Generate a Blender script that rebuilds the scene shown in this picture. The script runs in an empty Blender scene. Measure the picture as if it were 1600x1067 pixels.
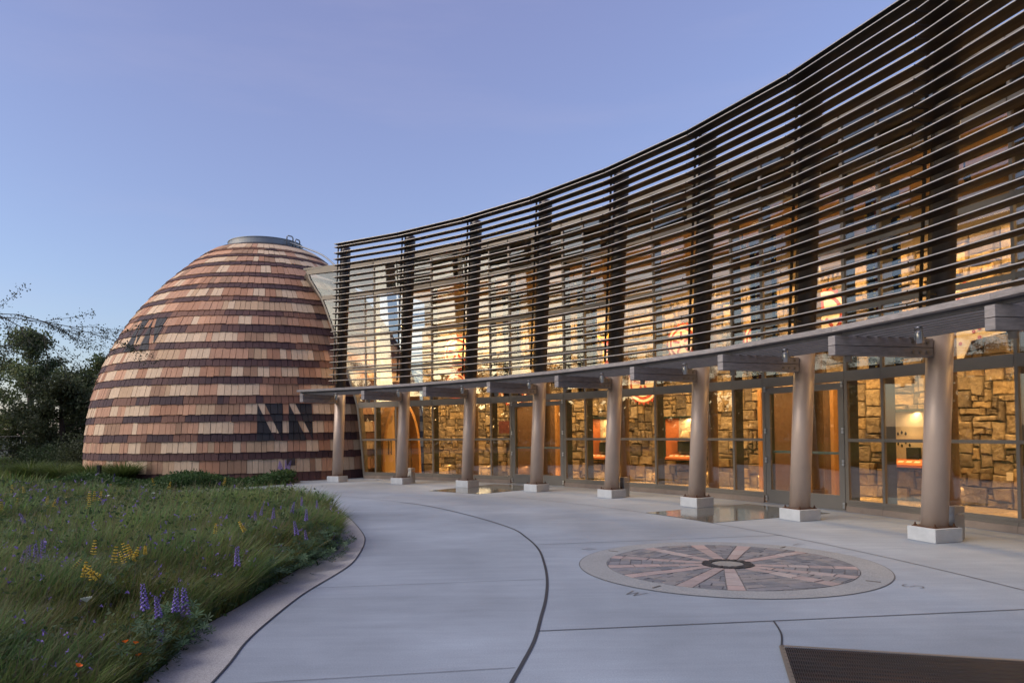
import bpy, bmesh, math, random
import numpy as np
from mathutils import Vector, Matrix, Quaternion
random.seed(7); rng = np.random.default_rng(7)
SC = bpy.context.scene; COL = SC.collection; PI = math.pi

# ------------------------------------------------------------------ camera, sky, sun, exposure
EYE = 1.5
cd = bpy.data.cameras.new('camera'); cam = bpy.data.objects.new('camera', cd); COL.objects.link(cam)
cam.location = (0, 0, EYE)
PITCH, ROLL, FPX, SY = 0.0201, 0.0128, 1135.93, 115.63
cam.matrix_world = Matrix.Translation((0, 0, EYE)) @ Matrix.Rotation(PI/2+PITCH, 4, 'X') @ Matrix.Rotation(-ROLL, 4, 'Z')
cd.sensor_fit = 'HORIZONTAL'; cd.sensor_width = 36.0; cd.lens = FPX*36/1600; cd.shift_y = SY/1600
cd.clip_start = 0.05; cd.clip_end = 3000
SC.camera = cam
SUN_EL, SUN_AZ = math.radians(8), math.radians(-106)    # azimuth from +Y towards +X: behind the camera, to the left
w = bpy.data.worlds.new('World'); SC.world = w; w.use_nodes = True
nt = w.node_tree; nt.nodes.clear()
sky = nt.nodes.new('ShaderNodeTexSky'); sky.sky_type = 'NISHITA'; sky.sun_disc = False
sky.sun_elevation = SUN_EL; sky.sun_rotation = SUN_AZ; sky.air_density = 1.0; sky.dust_density = 1.0; sky.ozone_density = 3.0
tint = nt.nodes.new('ShaderNodeMix'); tint.data_type = 'RGBA'; tint.blend_type = 'ADD'; tint.inputs['Factor'].default_value = 1
tint.inputs['B'].default_value = (0.64, 0.40, 0.80, 1)
tcw = nt.nodes.new('ShaderNodeTexCoord'); mpw = nt.nodes.new('ShaderNodeMapping'); mpw.inputs['Scale'].default_value = (1.1, 1.6, 6.5); mpw.inputs['Rotation'].default_value = (0, .22, .3)
ncl = nt.nodes.new('ShaderNodeTexNoise'); ncl.inputs['Scale'].default_value = 2.1; ncl.inputs['Detail'].default_value = 7; ncl.inputs['Roughness'].default_value = .58
mcl = nt.nodes.new('ShaderNodeMapRange'); mcl.inputs['From Min'].default_value = .48; mcl.inputs['From Max'].default_value = .78; mcl.inputs['To Max'].default_value = .13
hz = nt.nodes.new('ShaderNodeMix'); hz.data_type = 'RGBA'; hz.inputs['B'].default_value = (2.5, 2.3, 3.0, 1)
nt.links.new(tcw.outputs['Generated'], mpw.inputs[0]); nt.links.new(mpw.outputs[0], ncl.inputs[0]); nt.links.new(ncl.outputs[0], mcl.inputs[0]); nt.links.new(mcl.outputs[0], hz.inputs['Factor'])
bg = nt.nodes.new('ShaderNodeBackground'); bg.inputs['Strength'].default_value = 0.10
wo = nt.nodes.new('ShaderNodeOutputWorld')
nt.links.new(sky.outputs[0], tint.inputs['A']); nt.links.new(tint.outputs['Result'], hz.inputs['A']); nt.links.new(hz.outputs['Result'], bg.inputs['Color']); nt.links.new(bg.outputs[0], wo.inputs[0])
sl = bpy.data.lights.new('sun', 'SUN'); sun = bpy.data.objects.new('sun', sl); COL.objects.link(sun)
sl.energy = 1.3; sl.angle = math.radians(46); sl.color = (1, .90, .80)
_e = math.radians(44)
sun.rotation_euler = Vector((-math.sin(SUN_AZ)*math.cos(_e), -math.cos(SUN_AZ)*math.cos(_e), -math.sin(_e))).to_track_quat('-Z', 'Y').to_euler()
SC.view_settings.view_transform = 'Standard'; SC.view_settings.look = 'None'; SC.view_settings.gamma = 1
SC.view_settings.exposure = 1.25
SC.cycles.max_bounces = 10; SC.cycles.transparent_max_bounces = 16; SC.cycles.sample_clamp_indirect = 6

# ------------------------------------------------------------------ helpers
def proj(P):
    P = np.atleast_2d(np.asarray(P, float)); X, Y, Z = P[:, 0], P[:, 1], P[:, 2]-EYE
    c, s = math.cos(PITCH), math.sin(PITCH)
    d = Y*c+Z*s; v = -Y*s+Z*c; d = np.where(d < .1, .1, d)
    x, y = X/d*FPX, v/d*FPX
    c, s = math.cos(ROLL), math.sin(ROLL)
    return np.stack([800+x*c-y*s, 533.5-(x*s+y*c)+SY], 1)
CX, CY, A0, DA = -14.3486, 3.5294, 0.4502, 0.1184       # the facade is an arc; every column stands DA further round it
RCOL, RBEAM, RSCR, RGL, RST, LEAN = 20.6983, 19.1785, 20.6275, 22.2613, 24.8, math.tan(0.069)
def ang(i): return A0+DA*i
def rad(i): a = ang(i); return Vector((math.sin(a), math.cos(a), 0))
def tan_(i): a = ang(i); return Vector((math.cos(a), -math.sin(a), 0))
def P(R, i, z=0): r = rad(i); return Vector((CX+R*r.x, CY+R*r.y, z))

class MB:
    def __init__(s): s.v = []; s.f = []; s.m = []; s.sm = []
    def add(s, vs, fs, m=0, smooth=False):
        o = len(s.v); s.v += [tuple(v) for v in vs]
        for f in fs: s.f.append([o+k for k in f]); s.m.append(m); s.sm.append(smooth)
    def quad(s, a, b, c, d, m=0): s.add([a, b, c, d], [(0, 1, 2, 3)], m)
    def hexa(s, b, t, m=0):      # bottom 4, top 4 (same winding seen from above: ccw)
        s.add(list(b)+list(t), [(3, 2, 1, 0), (4, 5, 6, 7), (0, 1, 5, 4), (1, 2, 6, 5), (2, 3, 7, 6), (3, 0, 4, 7)], m)
    def box(s, c, sx, sy, sz, X=Vector((1, 0, 0)), Y=Vector((0, 1, 0)), Z=Vector((0, 0, 1)), m=0):
        c = Vector(c); X = X*(sx/2); Y = Y*(sy/2); Z = Z*(sz/2)
        s.hexa([c-X-Y-Z, c+X-Y-Z, c+X+Y-Z, c-X+Y-Z], [c-X-Y+Z, c+X-Y+Z, c+X+Y+Z, c-X+Y+Z], m)
    def loft(s, rings, m=0, cap=True, smooth=True, closed=True):
        n = len(rings[0]); o = len(s.v)
        for r in rings: s.v += [tuple(v) for v in r]
        for k in range(len(rings)-1):
            for j in range(n if closed else n-1):
                a = o+k*n+j; b = o+k*n+(j+1) % n
                s.f.append([a, b, b+n, a+n]); s.m.append(m); s.sm.append(smooth)
        if cap:
            s.f.append([o+j for j in range(n)][::-1]); s.m.append(m); s.sm.append(False)
            s.f.append([o+(len(rings)-1)*n+j for j in range(n)]); s.m.append(m); s.sm.append(False)
    def tube(s, pts, rs, n=8, m=0, cap=True):
        pts = [Vector(p) for p in pts]
        if not hasattr(rs, '__len__'): rs = [rs]*len(pts)
        rings = []; up = Vector((0.123, 0.31, 0.94))
        for k, p in enumerate(pts):
            d = (pts[min(k+1, len(pts)-1)]-pts[max(k-1, 0)]).normalized()
            if abs(d.dot(up)) > .97: up = Vector((.9, .2, .1))
            x = d.cross(up).normalized(); y = x.cross(d).normalized()*-1
            rings.append([p+(x*math.cos(2*PI*j/n)+y*math.sin(2*PI*j/n))*rs[k] for j in range(n)])
        s.loft(rings, m, cap)
    def prism(s, poly, a, b, m=0):   # poly of Vectors, extruded from offset a to offset b
        n = len(poly); A = [p+a for p in poly]; B = [p+b for p in poly]
        s.add(A+B, [tuple(range(n))[::-1], tuple(range(n, 2*n))]+[(k, (k+1) % n, n+(k+1) % n, n+k) for k in range(n)], m)
    def mesh(s, name, mats):
        me = bpy.data.meshes.new(name); me.from_pydata(s.v, [], s.f)
        for x in (mats if isinstance(mats, (list, tuple)) else [mats]): me.materials.append(x)
        me.polygons.foreach_set('material_index', s.m); me.polygons.foreach_set('use_smooth', s.sm); me.update()
        return me
    def obj(s, name, mats, parent=None, bevel=0):
        return link(name, s.mesh(name, mats), parent, bevel)
def link(name, me, parent=None, bevel=0):
    o = bpy.data.objects.new(name, me); COL.objects.link(o)
    if parent is not None: o.parent = parent
    if bevel:
        b = o.modifiers.new('bevel', 'BEVEL'); b.width = bevel; b.segments = 2; b.limit_method = 'ANGLE'
    return o
def tag(o, label, cat, group=None):
    o['label'] = label; o['category'] = cat
    if group: o['group'] = group
    return o
def thing(name, label, cat, group=None, loc=(0, 0, 0)):
    o = bpy.data.objects.new(name, None); COL.objects.link(o); o.location = loc; o.empty_display_size = .1
    return tag(o, label, cat, group)
def struct(o): o['kind'] = 'structure'; return o
def stuff(o): o['kind'] = 'stuff'; return o
def keep(o, parent):                 # parent without moving (the thing's Empty has only a translation)
    o.parent = parent; o.matrix_parent_inverse = Matrix.Translation(-parent.location); return o

# ------------------------------------------------------------------ materials
def mat(name, col, rough=.6, metal=0, var=.12, scale=8, bump=.15, bscale=60, stretch=(1, 1, 1), spec=.5, rand=0, attr=None, sat_rand=0, coords='Object'):
    m = bpy.data.materials.new(name); m.use_nodes = True; n = m.node_tree; N = n.nodes; L = n.links
    b = N['Principled BSDF']; b.inputs['Roughness'].default_value = rough; b.inputs['Metallic'].default_value = metal
    b.inputs['Specular IOR Level'].default_value = spec
    tc = N.new('ShaderNodeTexCoord'); mp = N.new('ShaderNodeMapping'); mp.inputs['Scale'].default_value = stretch
    L.new(tc.outputs[coords], mp.inputs[0])
    no = N.new('ShaderNodeTexNoise'); no.inputs['Scale'].default_value = scale; no.inputs['Detail'].default_value = 6; no.inputs['Roughness'].default_value = .62
    L.new(mp.outputs[0], no.inputs[0])
    hsv = N.new('ShaderNodeHueSaturation'); hsv.inputs['Color'].default_value = (*col, 1)
    if attr:
        at = N.new('ShaderNodeAttribute'); at.attribute_name = attr; L.new(at.outputs['Color'], hsv.inputs['Color'])
    mr = N.new('ShaderNodeMapRange'); mr.inputs['From Min'].default_value = .25; mr.inputs['From Max'].default_value = .75
    mr.inputs['To Min'].default_value = 1-var; mr.inputs['To Max'].default_value = 1+var
    L.new(no.outputs[0], mr.inputs[0]); val = mr.outputs[0]
    if rand or sat_rand:
        oi = N.new('ShaderNodeObjectInfo')
        if rand:
            r2 = N.new('ShaderNodeMapRange'); r2.inputs['To Min'].default_value = 1-rand; r2.inputs['To Max'].default_value = 1+rand
            L.new(oi.outputs['Random'], r2.inputs[0])
            mu = N.new('ShaderNodeMath'); mu.operation = 'MULTIPLY'; L.new(val, mu.inputs[0]); L.new(r2.outputs[0], mu.inputs[1]); val = mu.outputs[0]
    L.new(val, hsv.inputs['Value']); L.new(hsv.outputs[0], b.inputs['Base Color'])
    if bump:
        nb = N.new('ShaderNodeTexNoise'); nb.inputs['Scale'].default_value = bscale; nb.inputs['Detail'].default_value = 5
        L.new(mp.outputs[0], nb.inputs[0])
        bp = N.new('ShaderNodeBump'); bp.inputs['Strength'].default_value = bump; bp.inputs['Distance'].default_value = .02
        L.new(nb.outputs[0], bp.inputs['Height']); L.new(bp.outputs[0], b.inputs['Normal'])
    return m
def glass_mat(name, ior, tintc):
    m = bpy.data.materials.new(name); m.use_nodes = True; n = m.node_tree; N = n.nodes; L = n.links; N.clear()
    t = N.new('ShaderNodeBsdfTransparent'); t.inputs[0].default_value = (*tintc, 1)
    g = N.new('ShaderNodeBsdfGlossy'); g.inputs['Roughness'].default_value = 0.0; g.inputs['Color'].default_value = (.95, .98, 1, 1)
    lw = N.new('ShaderNodeLayerWeight'); lw.inputs['Blend'].default_value = .5      # Schlick, the same on both faces of a sheet
    pw = N.new('ShaderNodeMath'); pw.operation = 'POWER'; pw.inputs[1].default_value = 5; L.new(lw.outputs['Facing'], pw.inputs[0])
    fr = N.new('ShaderNodeMath'); fr.operation = 'MULTIPLY_ADD'; fr.inputs[1].default_value = 1-ior; fr.inputs[2].default_value = ior; L.new(pw.outputs[0], fr.inputs[0])
    mx = N.new('ShaderNodeMixShader'); o = N.new('ShaderNodeOutputMaterial')
    nz = N.new('ShaderNodeTexNoise'); nz.inputs['Scale'].default_value = .9; bp = N.new('ShaderNodeBump'); bp.inputs['Strength'].default_value = .004; bp.inputs['Distance'].default_value = .02
    tc = N.new('ShaderNodeTexCoord'); L.new(tc.outputs['Object'], nz.inputs[0]); L.new(nz.outputs[0], bp.inputs['Height']); L.new(bp.outputs[0], g.inputs['Normal'])
    L.new(fr.outputs[0], mx.inputs[0]); L.new(t.outputs[0], mx.inputs[1]); L.new(g.outputs[0], mx.inputs[2]); L.new(mx.outputs[0], o.inputs[0])
    return m
def emit(name, col, s):
    m = bpy.data.materials.new(name); m.use_nodes = True; b = m.node_tree.nodes['Principled BSDF']
    b.inputs['Base Color'].default_value = (*col, 1); b.inputs['Emission Color'].default_value = (*col, 1); b.inputs['Emission Strength'].default_value = s
    return m
def concrete_mat():
    m = mat('broomed_concrete', (.24, .275, .32), .82, 0, .10, 1.3, .10, 160)
    N = m.node_tree.nodes; L = m.node_tree.links; hsv = [x for x in N if x.type == 'HUE_SAT'][0]
    src = hsv.inputs['Value'].links[0].from_socket; tc = [x for x in N if x.type == 'TEX_COORD'][0]
    mp = N.new('ShaderNodeMapping'); mp.inputs['Scale'].default_value = (.35, 3.2, 1); mp.inputs['Rotation'].default_value = (0, 0, .5); L.new(tc.outputs['Object'], mp.inputs[0])
    nz = N.new('ShaderNodeTexNoise'); nz.inputs['Scale'].default_value = 2.2; nz.inputs['Detail'].default_value = 8; nz.inputs['Roughness'].default_value = .7; L.new(mp.outputs[0], nz.inputs[0])
    n2 = N.new('ShaderNodeTexNoise'); n2.inputs['Scale'].default_value = .35; n2.inputs['Detail'].default_value = 5; L.new(tc.outputs['Object'], n2.inputs[0])
    n3 = N.new('ShaderNodeTexNoise'); n3.inputs['Scale'].default_value = 95; n3.inputs['Detail'].default_value = 2; L.new(tc.outputs['Object'], n3.inputs[0])
    for z, a in ((nz, .09), (n2, .22), (n3, .12)):
        r = N.new('ShaderNodeMapRange'); r.inputs['From Min'].default_value = .3; r.inputs['From Max'].default_value = .7; r.inputs['To Min'].default_value = 1-a; r.inputs['To Max'].default_value = 1+a
        L.new(z.outputs[0], r.inputs[0]); mu = N.new('ShaderNodeMath'); mu.operation = 'MULTIPLY'; L.new(src, mu.inputs[0]); L.new(r.outputs[0], mu.inputs[1]); src = mu.outputs[0]
    L.new(src, hsv.inputs['Value'])
    return m
def aggregate_mat(name, c1, c2, sc):
    m = mat(name, c1, .9, 0, .08, 2, .6, sc)
    N = m.node_tree.nodes; L = m.node_tree.links; hsv = [x for x in N if x.type == 'HUE_SAT'][0]; tc = [x for x in N if x.type == 'TEX_COORD'][0]
    vo = N.new('ShaderNodeTexVoronoi'); vo.inputs['Scale'].default_value = sc; L.new(tc.outputs['Object'], vo.inputs[0])
    cr = N.new('ShaderNodeValToRGB'); cr.color_ramp.elements[0].color = (*c1, 1); cr.color_ramp.elements[1].color = (*c2, 1)
    L.new(vo.outputs['Color'], cr.inputs[0]); L.new(cr.outputs[0], hsv.inputs['Color']); return m
M = {}
M['concrete'] = concrete_mat()
M['aggregate'] = aggregate_mat('exposed_aggregate', (.29, .28, .27), (.48, .47, .455), 130)
M['ring_agg'] = aggregate_mat('ring_aggregate', (.21, .22, .225), (.33, .34, .345), 110)
M['joint'] = mat('joint_sealant', (.035, .036, .04), .7, 0, .2, 12, .2, 80)
M['soil'] = mat('soil', (.035, .032, .02), .95, 0, .4, 3, .6, 30)
M['terrain'] = mat('dry_field', (.045, .05, .025), .95, 0, .35, .3, .4, 6)
M['pad'] = mat('precast_concrete', (.44, .45, .45), .85, 0, .14, 5, .25, 90)
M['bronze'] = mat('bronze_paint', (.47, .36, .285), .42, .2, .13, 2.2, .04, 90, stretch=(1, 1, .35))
M['bronze_shade'] = mat('bronze_slat_shade', (.062, .05, .044), .4, .2, .1, 2.2, .03, 90)  # column bronze darkened to hold the shade of the slats
M['frame'] = mat('bronze_frame', (.19, .165, .135), .42, .3, .06, 3, .02, 200)
M['mull_dark'] = mat('dark_mullion', (.05, .045, .038), .5, .3, .1, 3, 0)
M['slat'] = mat('slat_metal', (.045, .037, .032), .5, .0, .10, 2, .03, 120, rand=.15, spec=.2)
M['nose_lit'] = mat('slat_nose_lit', (.38, .35, .33), .4, .3, .08, 2, .02, 120, rand=.10)  # slat metal lightened: sky glow on the front edge put into the colour
M['timber'] = mat('weathered_timber', (.24, .215, .205), .75, 0, .30, 7, .3, 40, stretch=(1, 1, 5), rand=.15)
M['purlin'] = mat('canopy_purlin', (.10, .097, .105), .6, .0, .2, 6, .1, 60)
M['steel'] = mat('brushed_steel', (.42, .42, .43), .32, .9, .1, 6, .06, 120)
M['galv'] = mat('galvanised_steel', (.25, .265, .285), .55, .55, .12, 3, .05, 60)
M['rust'] = mat('rusty_bolt', (.12, .06, .035), .8, .4, .3, 30, .4, 90)
M['black'] = mat('black_metal', (.015, .015, .016), .5, .2, .1, 4, 0)
M['glass'] = glass_mat('window_glass', .095, (.86, .86, .83))
M['doorglass'] = glass_mat('door_glass', .085, (.8, .8, .77))
M['door'] = mat('door_paint', (.17, .155, .135), .42, .2, .06, 3, .02, 200)
M['curb'] = mat('tan_concrete', (.27, .21, .165), .85, 0, .15, 4, .2, 80)
M['ochre'] = mat('ochre_plaster', (.46, .33, .18), .85, 0, .08, 1.5, .08, 40)
M['floor_in'] = mat('polished_floor', (.36, .27, .17), .22, 0, .12, 2, .02, 60)
M['mortar'] = mat('dark_mortar', (.15, .12, .09), .95, 0, .2, 14, .4, 60)
M['woodpanel'] = mat('brown_panel', (.13, .07, .035), .5, 0, .25, 6, .1, 30, stretch=(6, 6, .6))
M['orangewood'] = mat('honey_wood', (.40, .20, .065), .45, 0, .22, 5, .1, 30, stretch=(6, 6, .5))
M['doorwood'] = mat('pale_door_wood', (.46, .29, .12), .5, 0, .2, 6, .1, 30, stretch=(8, 8, .5))
M['dark'] = mat('dark_interior', (.02, .017, .014), .8, 0, .1, 2, 0)
M['polished'] = mat('polished_stone', (.10, .105, .10), .07, 0, .25, 9, .02, 50)
SHC = [(.62, .45, .30), (.50, .33, .20), (.46, .25, .155), (.40, .20, .115), (.33, .19, .115), (.55, .30, .18)]
SHD = [(.075, .034, .034), (.060, .028, .031), (.10, .045, .04), (.19, .09, .06), (.05, .025, .03)]
M['shl'] = [mat('cedar_shingle', c, .8, 0, .16, 9, .35, 45, stretch=(3, 3, .55), rand=.10) for c in SHC]
M['shd'] = [mat('stained_shingle', c, .8, 0, .22, 9, .35, 45, stretch=(3, 3, .55), rand=.12) for c in SHD]
M['shk'] = mat('black_shingle', (.022, .021, .026), .75, 0, .25, 9, .3, 45, stretch=(3, 3, .55), rand=.2)
M['shell'] = mat('dark_sheathing', (.03, .018, .015), .9, 0, .2, 5, 0)
STC = [(.33, .25, .16), (.28, .21, .135), (.22, .165, .11), (.34, .24, .13), (.15, .115, .085), (.29, .225, .155)]
M['stone'] = [mat('sandstone', c, .85, 0, .30, 6, 1.0, 9, rand=.16) for c in STC]
for m_ in M['stone']: [x for x in m_.node_tree.nodes if x.type == 'BUMP'][0].inputs['Distance'].default_value = .06

# ------------------------------------------------------------------ ground
def sheet(name, poly, z, m, parent=None):
    bm = bmesh.new(); vs = [bm.verts.new((x, y, z)) for x, y in poly]
    f = bm.faces.new(vs); bmesh.ops.triangulate(bm, faces=[f]); bmesh.ops.recalc_face_normals(bm, faces=bm.faces)
    if bm.faces and sum(f.normal.z for f in bm.faces) < 0: bmesh.ops.reverse_faces(bm, faces=bm.faces)
    me = bpy.data.meshes.new(name); bm.to_mesh(me); bm.free(); me.materials.append(m)
    return link(name, me, parent)
def band(mb, pts, w_, z, m=0):
    pts = [Vector((x, y, 0)) for x, y in pts]; L_, R_ = [], []
    for k, p in enumerate(pts):
        d = (pts[min(k+1, len(pts)-1)]-pts[max(k-1, 0)]).normalized(); n_ = Vector((-d.y, d.x, 0))
        L_.append(p+n_*w_/2+Vector((0, 0, z))); R_.append(p-n_*w_/2+Vector((0, 0, z)))
    for k in range(len(pts)-1): mb.quad(R_[k], R_[k+1], L_[k+1], L_[k], m)
def smooth(pts, n=6):
    out = []; q = [pts[0]]+list(pts)+[pts[-1]]
    for k in range(1, len(q)-2):
        for j in range(n):
            t = j/n; a, b, c, d = [np.array(x, float) for x in q[k-1:k+3]]
            out.append(tuple(.5*((2*b)+(-a+c)*t+(2*a-5*b+4*c-d)*t*t+(-a+3*b-3*c+d)*t**3)))
    out.append(tuple(pts[-1])); return out
g = MB(); g.quad((-900, -300, -.06), (900, -300, -.06), (900, 1500, -.06), (-900, 1500, -.06)); struct(g.obj('terrain', M['terrain']))
plaza = struct(sheet('plaza', [(-14, -6), (12, -6), (12, 12), (9, 24), (0, 31), (-14, 31)], 0, M['concrete']))
border_in = smooth([(-1.95, -3), (-2.05, 1.5), (-2.2, 3.6), (-2.28, 4.76), (-2.41, 5.59), (-2.40, 6.05), (-2.38, 6.48), (-2.38, 7.34), (-2.36, 8.17), (-2.32, 8.75), (-2.34, 9.5), (-2.5, 10.4), (-2.85, 11.8), (-3.5, 13.4), (-4.36, 14.5), (-5.33, 15.1), (-6.32, 15.3), (-7.4, 15.5), (-9.2, 16.8), (-10.4, 18.6)])
border_out = smooth([(-1.3, -3), (-1.6, 1.5), (-1.76, 3.6), (-1.85, 4.66), (-1.93, 5.24), (-1.96, 5.83), (-1.96, 6.77), (-1.88, 7.69), (-1.85, 8.25), (-1.89, 8.87), (-2.01, 9.82), (-2.22, 10.75), (-2.82, 12.6), (-3.3, 13.8)])
MEADOW = border_in+[(-11, 19.2), (-14.5, 19.4), (-60, 20), (-60, -3)]
struct(sheet('meadow_ground', MEADOW, .008, M['soil']))
bs = sheet('border_strip', border_out+border_in[:78][::-1], .004, M['aggregate']); struct(bs)
BED = [(-60, 19.4), (-14.5, 19.3), (-10.2, 18.98), (-8.7, 19.51), (-7.46, 20.4), (-6.53, 21.45), (-6.5, 22.3), (-7.2, 24), (-9.5, 28), (-16, 40), (-60, 60)]
struct(sheet('planting_bed', BED, .012, M['soil']))
def arcpts(R, i0, i1, n=40): return [(P(R, i0+(i1-i0)*k/n).x, P(R, i0+(i1-i0)*k/n).y) for k in range(n+1)]
main_joint = smooth([(-5.0, 18.0), (-3.41, 16.58), (-2.39, 15.46), (-1.68, 14.57), (-.77, 12.9), (-.05, 11.2), (.18, 10.16), (.31, 9.18), (.34, 8.2), (.33, 7.32), (.28, 6.5), (.21, 5.84), (.14, 5.22), (.05, 4.72), (-.05, 4.2), (-.35, 2.5), (-.7, 0)])
def jt(pts, wd, z=.005):
    b = MB(); band(b, pts, wd, z); b.obj('expansion_joint', M['joint'], plaza)
jt(main_joint[12:], .026); jt(main_joint[:13], .010)
jt(border_out, .012, .009)
jt(arcpts(RBEAM, 3.2, 10), .012)
jt([(.32, 9.53), (1.69, 9.74), (3.71, 10.09), (4.4, 10.2)][:3], .011)
jt([(.17, 5.45), (2.0, 5.65), (4.12, 5.9), (6.6, 6.3)], .013); jt(smooth([(2.0, 5.65), (1.93, 5.3), (1.81, 4.97)]), .013)
jt([(-1.95, 7.05), (.3, 7.32)], .006); jt([(-1.9, 4.35), (0, 4.62)], .006); jt([(-1.7, 8.9), (.3, 9.2)], .0)if 0 else None

# compass rose of stone pavers
EX, EY, ER = 2.335, 7.971, 1.6126
cz = thing('compass_rose', 'round stone compass paved into the concrete with pink spokes and grey sectors', 'compass rose', None, (EX, EY, 0))
def ringmesh(r0, r1, z, n=96, m=0):
    b = MB()
    for k in range(n):
        a, c = 2*PI*k/n, 2*PI*(k+1)/n
        b.quad((r0*math.cos(a), r0*math.sin(a), z), (r1*math.cos(a), r1*math.sin(a), z), (r1*math.cos(c), r1*math.sin(c), z), (r0*math.cos(c), r0*math.sin(c), z), m)
    return b
ringmesh(1.315, ER-.004, .006).obj('aggregate_ring', M['ring_agg'], cz)
ringmesh(ER-.004, ER+.006, .0045).obj('ring_joint', mat('ring_joint', (.11, .11, .115), .8, 0, .2, 12, 0), cz)
ringmesh(.0, 1.315, .005).obj('mortar_bed', mat('grout', (.13, .125, .125), .9, 0, .2, 14, .3, 60), cz)
pk = [mat('pink_paver', c, .8, 0, .15, 9, .3, 60) for c in ((.30, .245, .235), (.34, .265, .25), (.28, .23, .22), (.33, .285, .275))]
gk = [mat('grey_paver', c, .8, 0, .18, 9, .3, 60) for c in ((.15, .155, .17), (.18, .18, .195), (.13, .135, .15), (.20, .19, .19))]
bk = mat('basalt_chip', (.025, .026, .03), .7, 0, .3, 20, .4, 60)
gst = mat('granite_disc', (.22, .225, .22), .5, 0, .2, 40, .2, 90)
SP = sorted([155, 120, 90, 65, 33, -14, -37, -57, -103, -124, -154, -178])
HW = .085
def clip(poly, nx, ny, c):      # keep nx*x+ny*y >= c
    out = []
    for k in range(len(poly)):
        a, b = poly[k], poly[(k+1) % len(poly)]; da, db = nx*a[0]+ny*a[1]-c, nx*b[0]+ny*b[1]-c
        if da >= 0: out.append(a)
        if da*db < 0: t = da/(da-db); out.append((a[0]+(b[0]-a[0])*t, a[1]+(b[1]-a[1])*t))
    return out
def rclip(poly, R, inner=False, ctr=0):   # clip against a disc (polygonal, outside radius)
    for k in range(48):
        a = 2*PI*k/48
        poly = clip(poly, -math.cos(a), -math.sin(a), -R) if poly else poly
    return poly
def paver(poly, mlist, name='paver'):
    if len(poly) < 3: return
    cx = sum(p[0] for p in poly)/len(poly); cy = sum(p[1] for p in poly)/len(poly)
    A = abs(sum(poly[k][0]*poly[(k+1) % len(poly)][1]-poly[(k+1) % len(poly)][0]*poly[k][1] for k in range(len(poly))))/2
    if A < .0012: return
    sh = []
    for x, y in poly:
        d = math.hypot(x-cx, y-cy); s_ = max(.6, 1-.008/d) if d > 0 else 1; sh.append((cx+(x-cx)*s_, cy+(y-cy)*s_))
    z = .010+random.uniform(-.002, .003); b = MB(); n = len(sh)
    b.add([(x, y, .004) for x, y in sh]+[(x, y, z) for x, y in sh], [tuple(range(n, 2*n))]+[(k, (k+1) % n, n+(k+1) % n, n+k) for k in range(n)])
    b.obj(name, random.choice(mlist), cz)
for a in SP:
    t = math.radians(a); d = (math.cos(t), math.sin(t)); nn = (-d[1], d[0]); r = .27
    while r < 1.32:
        ln = random.uniform(.2, .36); r2 = min(r+ln, 1.32)
        if 1.32-r2 < .1: r2 = 1.32
        h0 = HW*(.55+.45*r/1.32); h1 = HW*(.55+.45*r2/1.32)
        q = [(d[0]*r+nn[0]*-h0, d[1]*r+nn[1]*-h0), (d[0]*r2-nn[0]*h1, d[1]*r2-nn[1]*h1), (d[0]*r2+nn[0]*h1, d[1]*r2+nn[1]*h1), (d[0]*r+nn[0]*h0, d[1]*r+nn[1]*h0)]
        paver(rclip(q, 1.31), pk); r = r2
for k in range(len(SP)):
    a, b = SP[k], SP[(k+1) % len(SP)]; b = b if b > a else b+360
    mid = math.radians((a+b)/2); half = math.radians(b-a)/2
    d = (math.cos(mid), math.sin(mid)); nn = (-d[1], d[0]); row = 0; r = .22
    while r < 1.36:
        r2 = r+.118; wmax = 1.4
        off = random.random()*.2; y = -wmax-off
        while y < wmax:
            y2 = y+random.uniform(.19, .27)
            q = [(d[0]*r+nn[0]*y, d[1]*r+nn[1]*y), (d[0]*r2+nn[0]*y, d[1]*r2+nn[1]*y), (d[0]*r2+nn[0]*y2, d[1]*r2+nn[1]*y2), (d[0]*r+nn[0]*y2, d[1]*r+nn[1]*y2)]
            q = rclip(q, 1.31)
            for ang_, sg in ((a, 1), (b, -1)):
                t = math.radians(ang_); n2 = (-math.sin(t)*sg, math.cos(t)*sg)
                if q: q = clip(q, n2[0], n2[1], HW*(.55+.45*min(r2, 1.3)/1.32)+.003)
            if q: q = clip(q, d[0], d[1], .27)
            if q and math.hypot(sum(p[0] for p in q)/len(q), sum(p[1] for p in q)/len(q)) > .26: paver(q, gk)
            y = y2
        r = r2
for k in range(40):
    a = 2*PI*k/40+random.uniform(-.05, .05); r0 = .175+random.uniform(-.01, .01); r1 = .265+random.uniform(-.02, .02); da = 2*PI/40*.47
    b = MB(); b.hexa([(r0*math.cos(a-da), r0*math.sin(a-da), .005), (r1*math.cos(a-da), r1*math.sin(a-da), .005), (r1*math.cos(a+da), r1*math.sin(a+da), .005), (r0*math.cos(a+da), r0*math.sin(a+da), .005)],
                     [(r0*math.cos(a-da), r0*math.sin(a-da), .02), (r1*math.cos(a-da), r1*math.sin(a-da), .018), (r1*math.cos(a+da), r1*math.sin(a+da), .018), (r0*math.cos(a+da), r0*math.sin(a+da), .02)])
    b.obj('basalt_block', bk, cz)
b = MB(); b.tube([(0, 0, .004), (0, 0, .013)], .17, 40); b.obj('centre_disc', gst, cz)
brass = mat('brass_inlay', (.13, .12, .11), .6, .3, .2, 8, 0)
for a in (-132.5, -41, 47, 139.5):
    t = math.radians(a); b = MB(); d = Vector((math.cos(t), math.sin(t), 0)); b.box(d*1.47+Vector((0, 0, .008)), .13, .022, .004, d, Vector((-d.y, d.x, 0))); b.obj('direction_tick', brass, cz)
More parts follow.
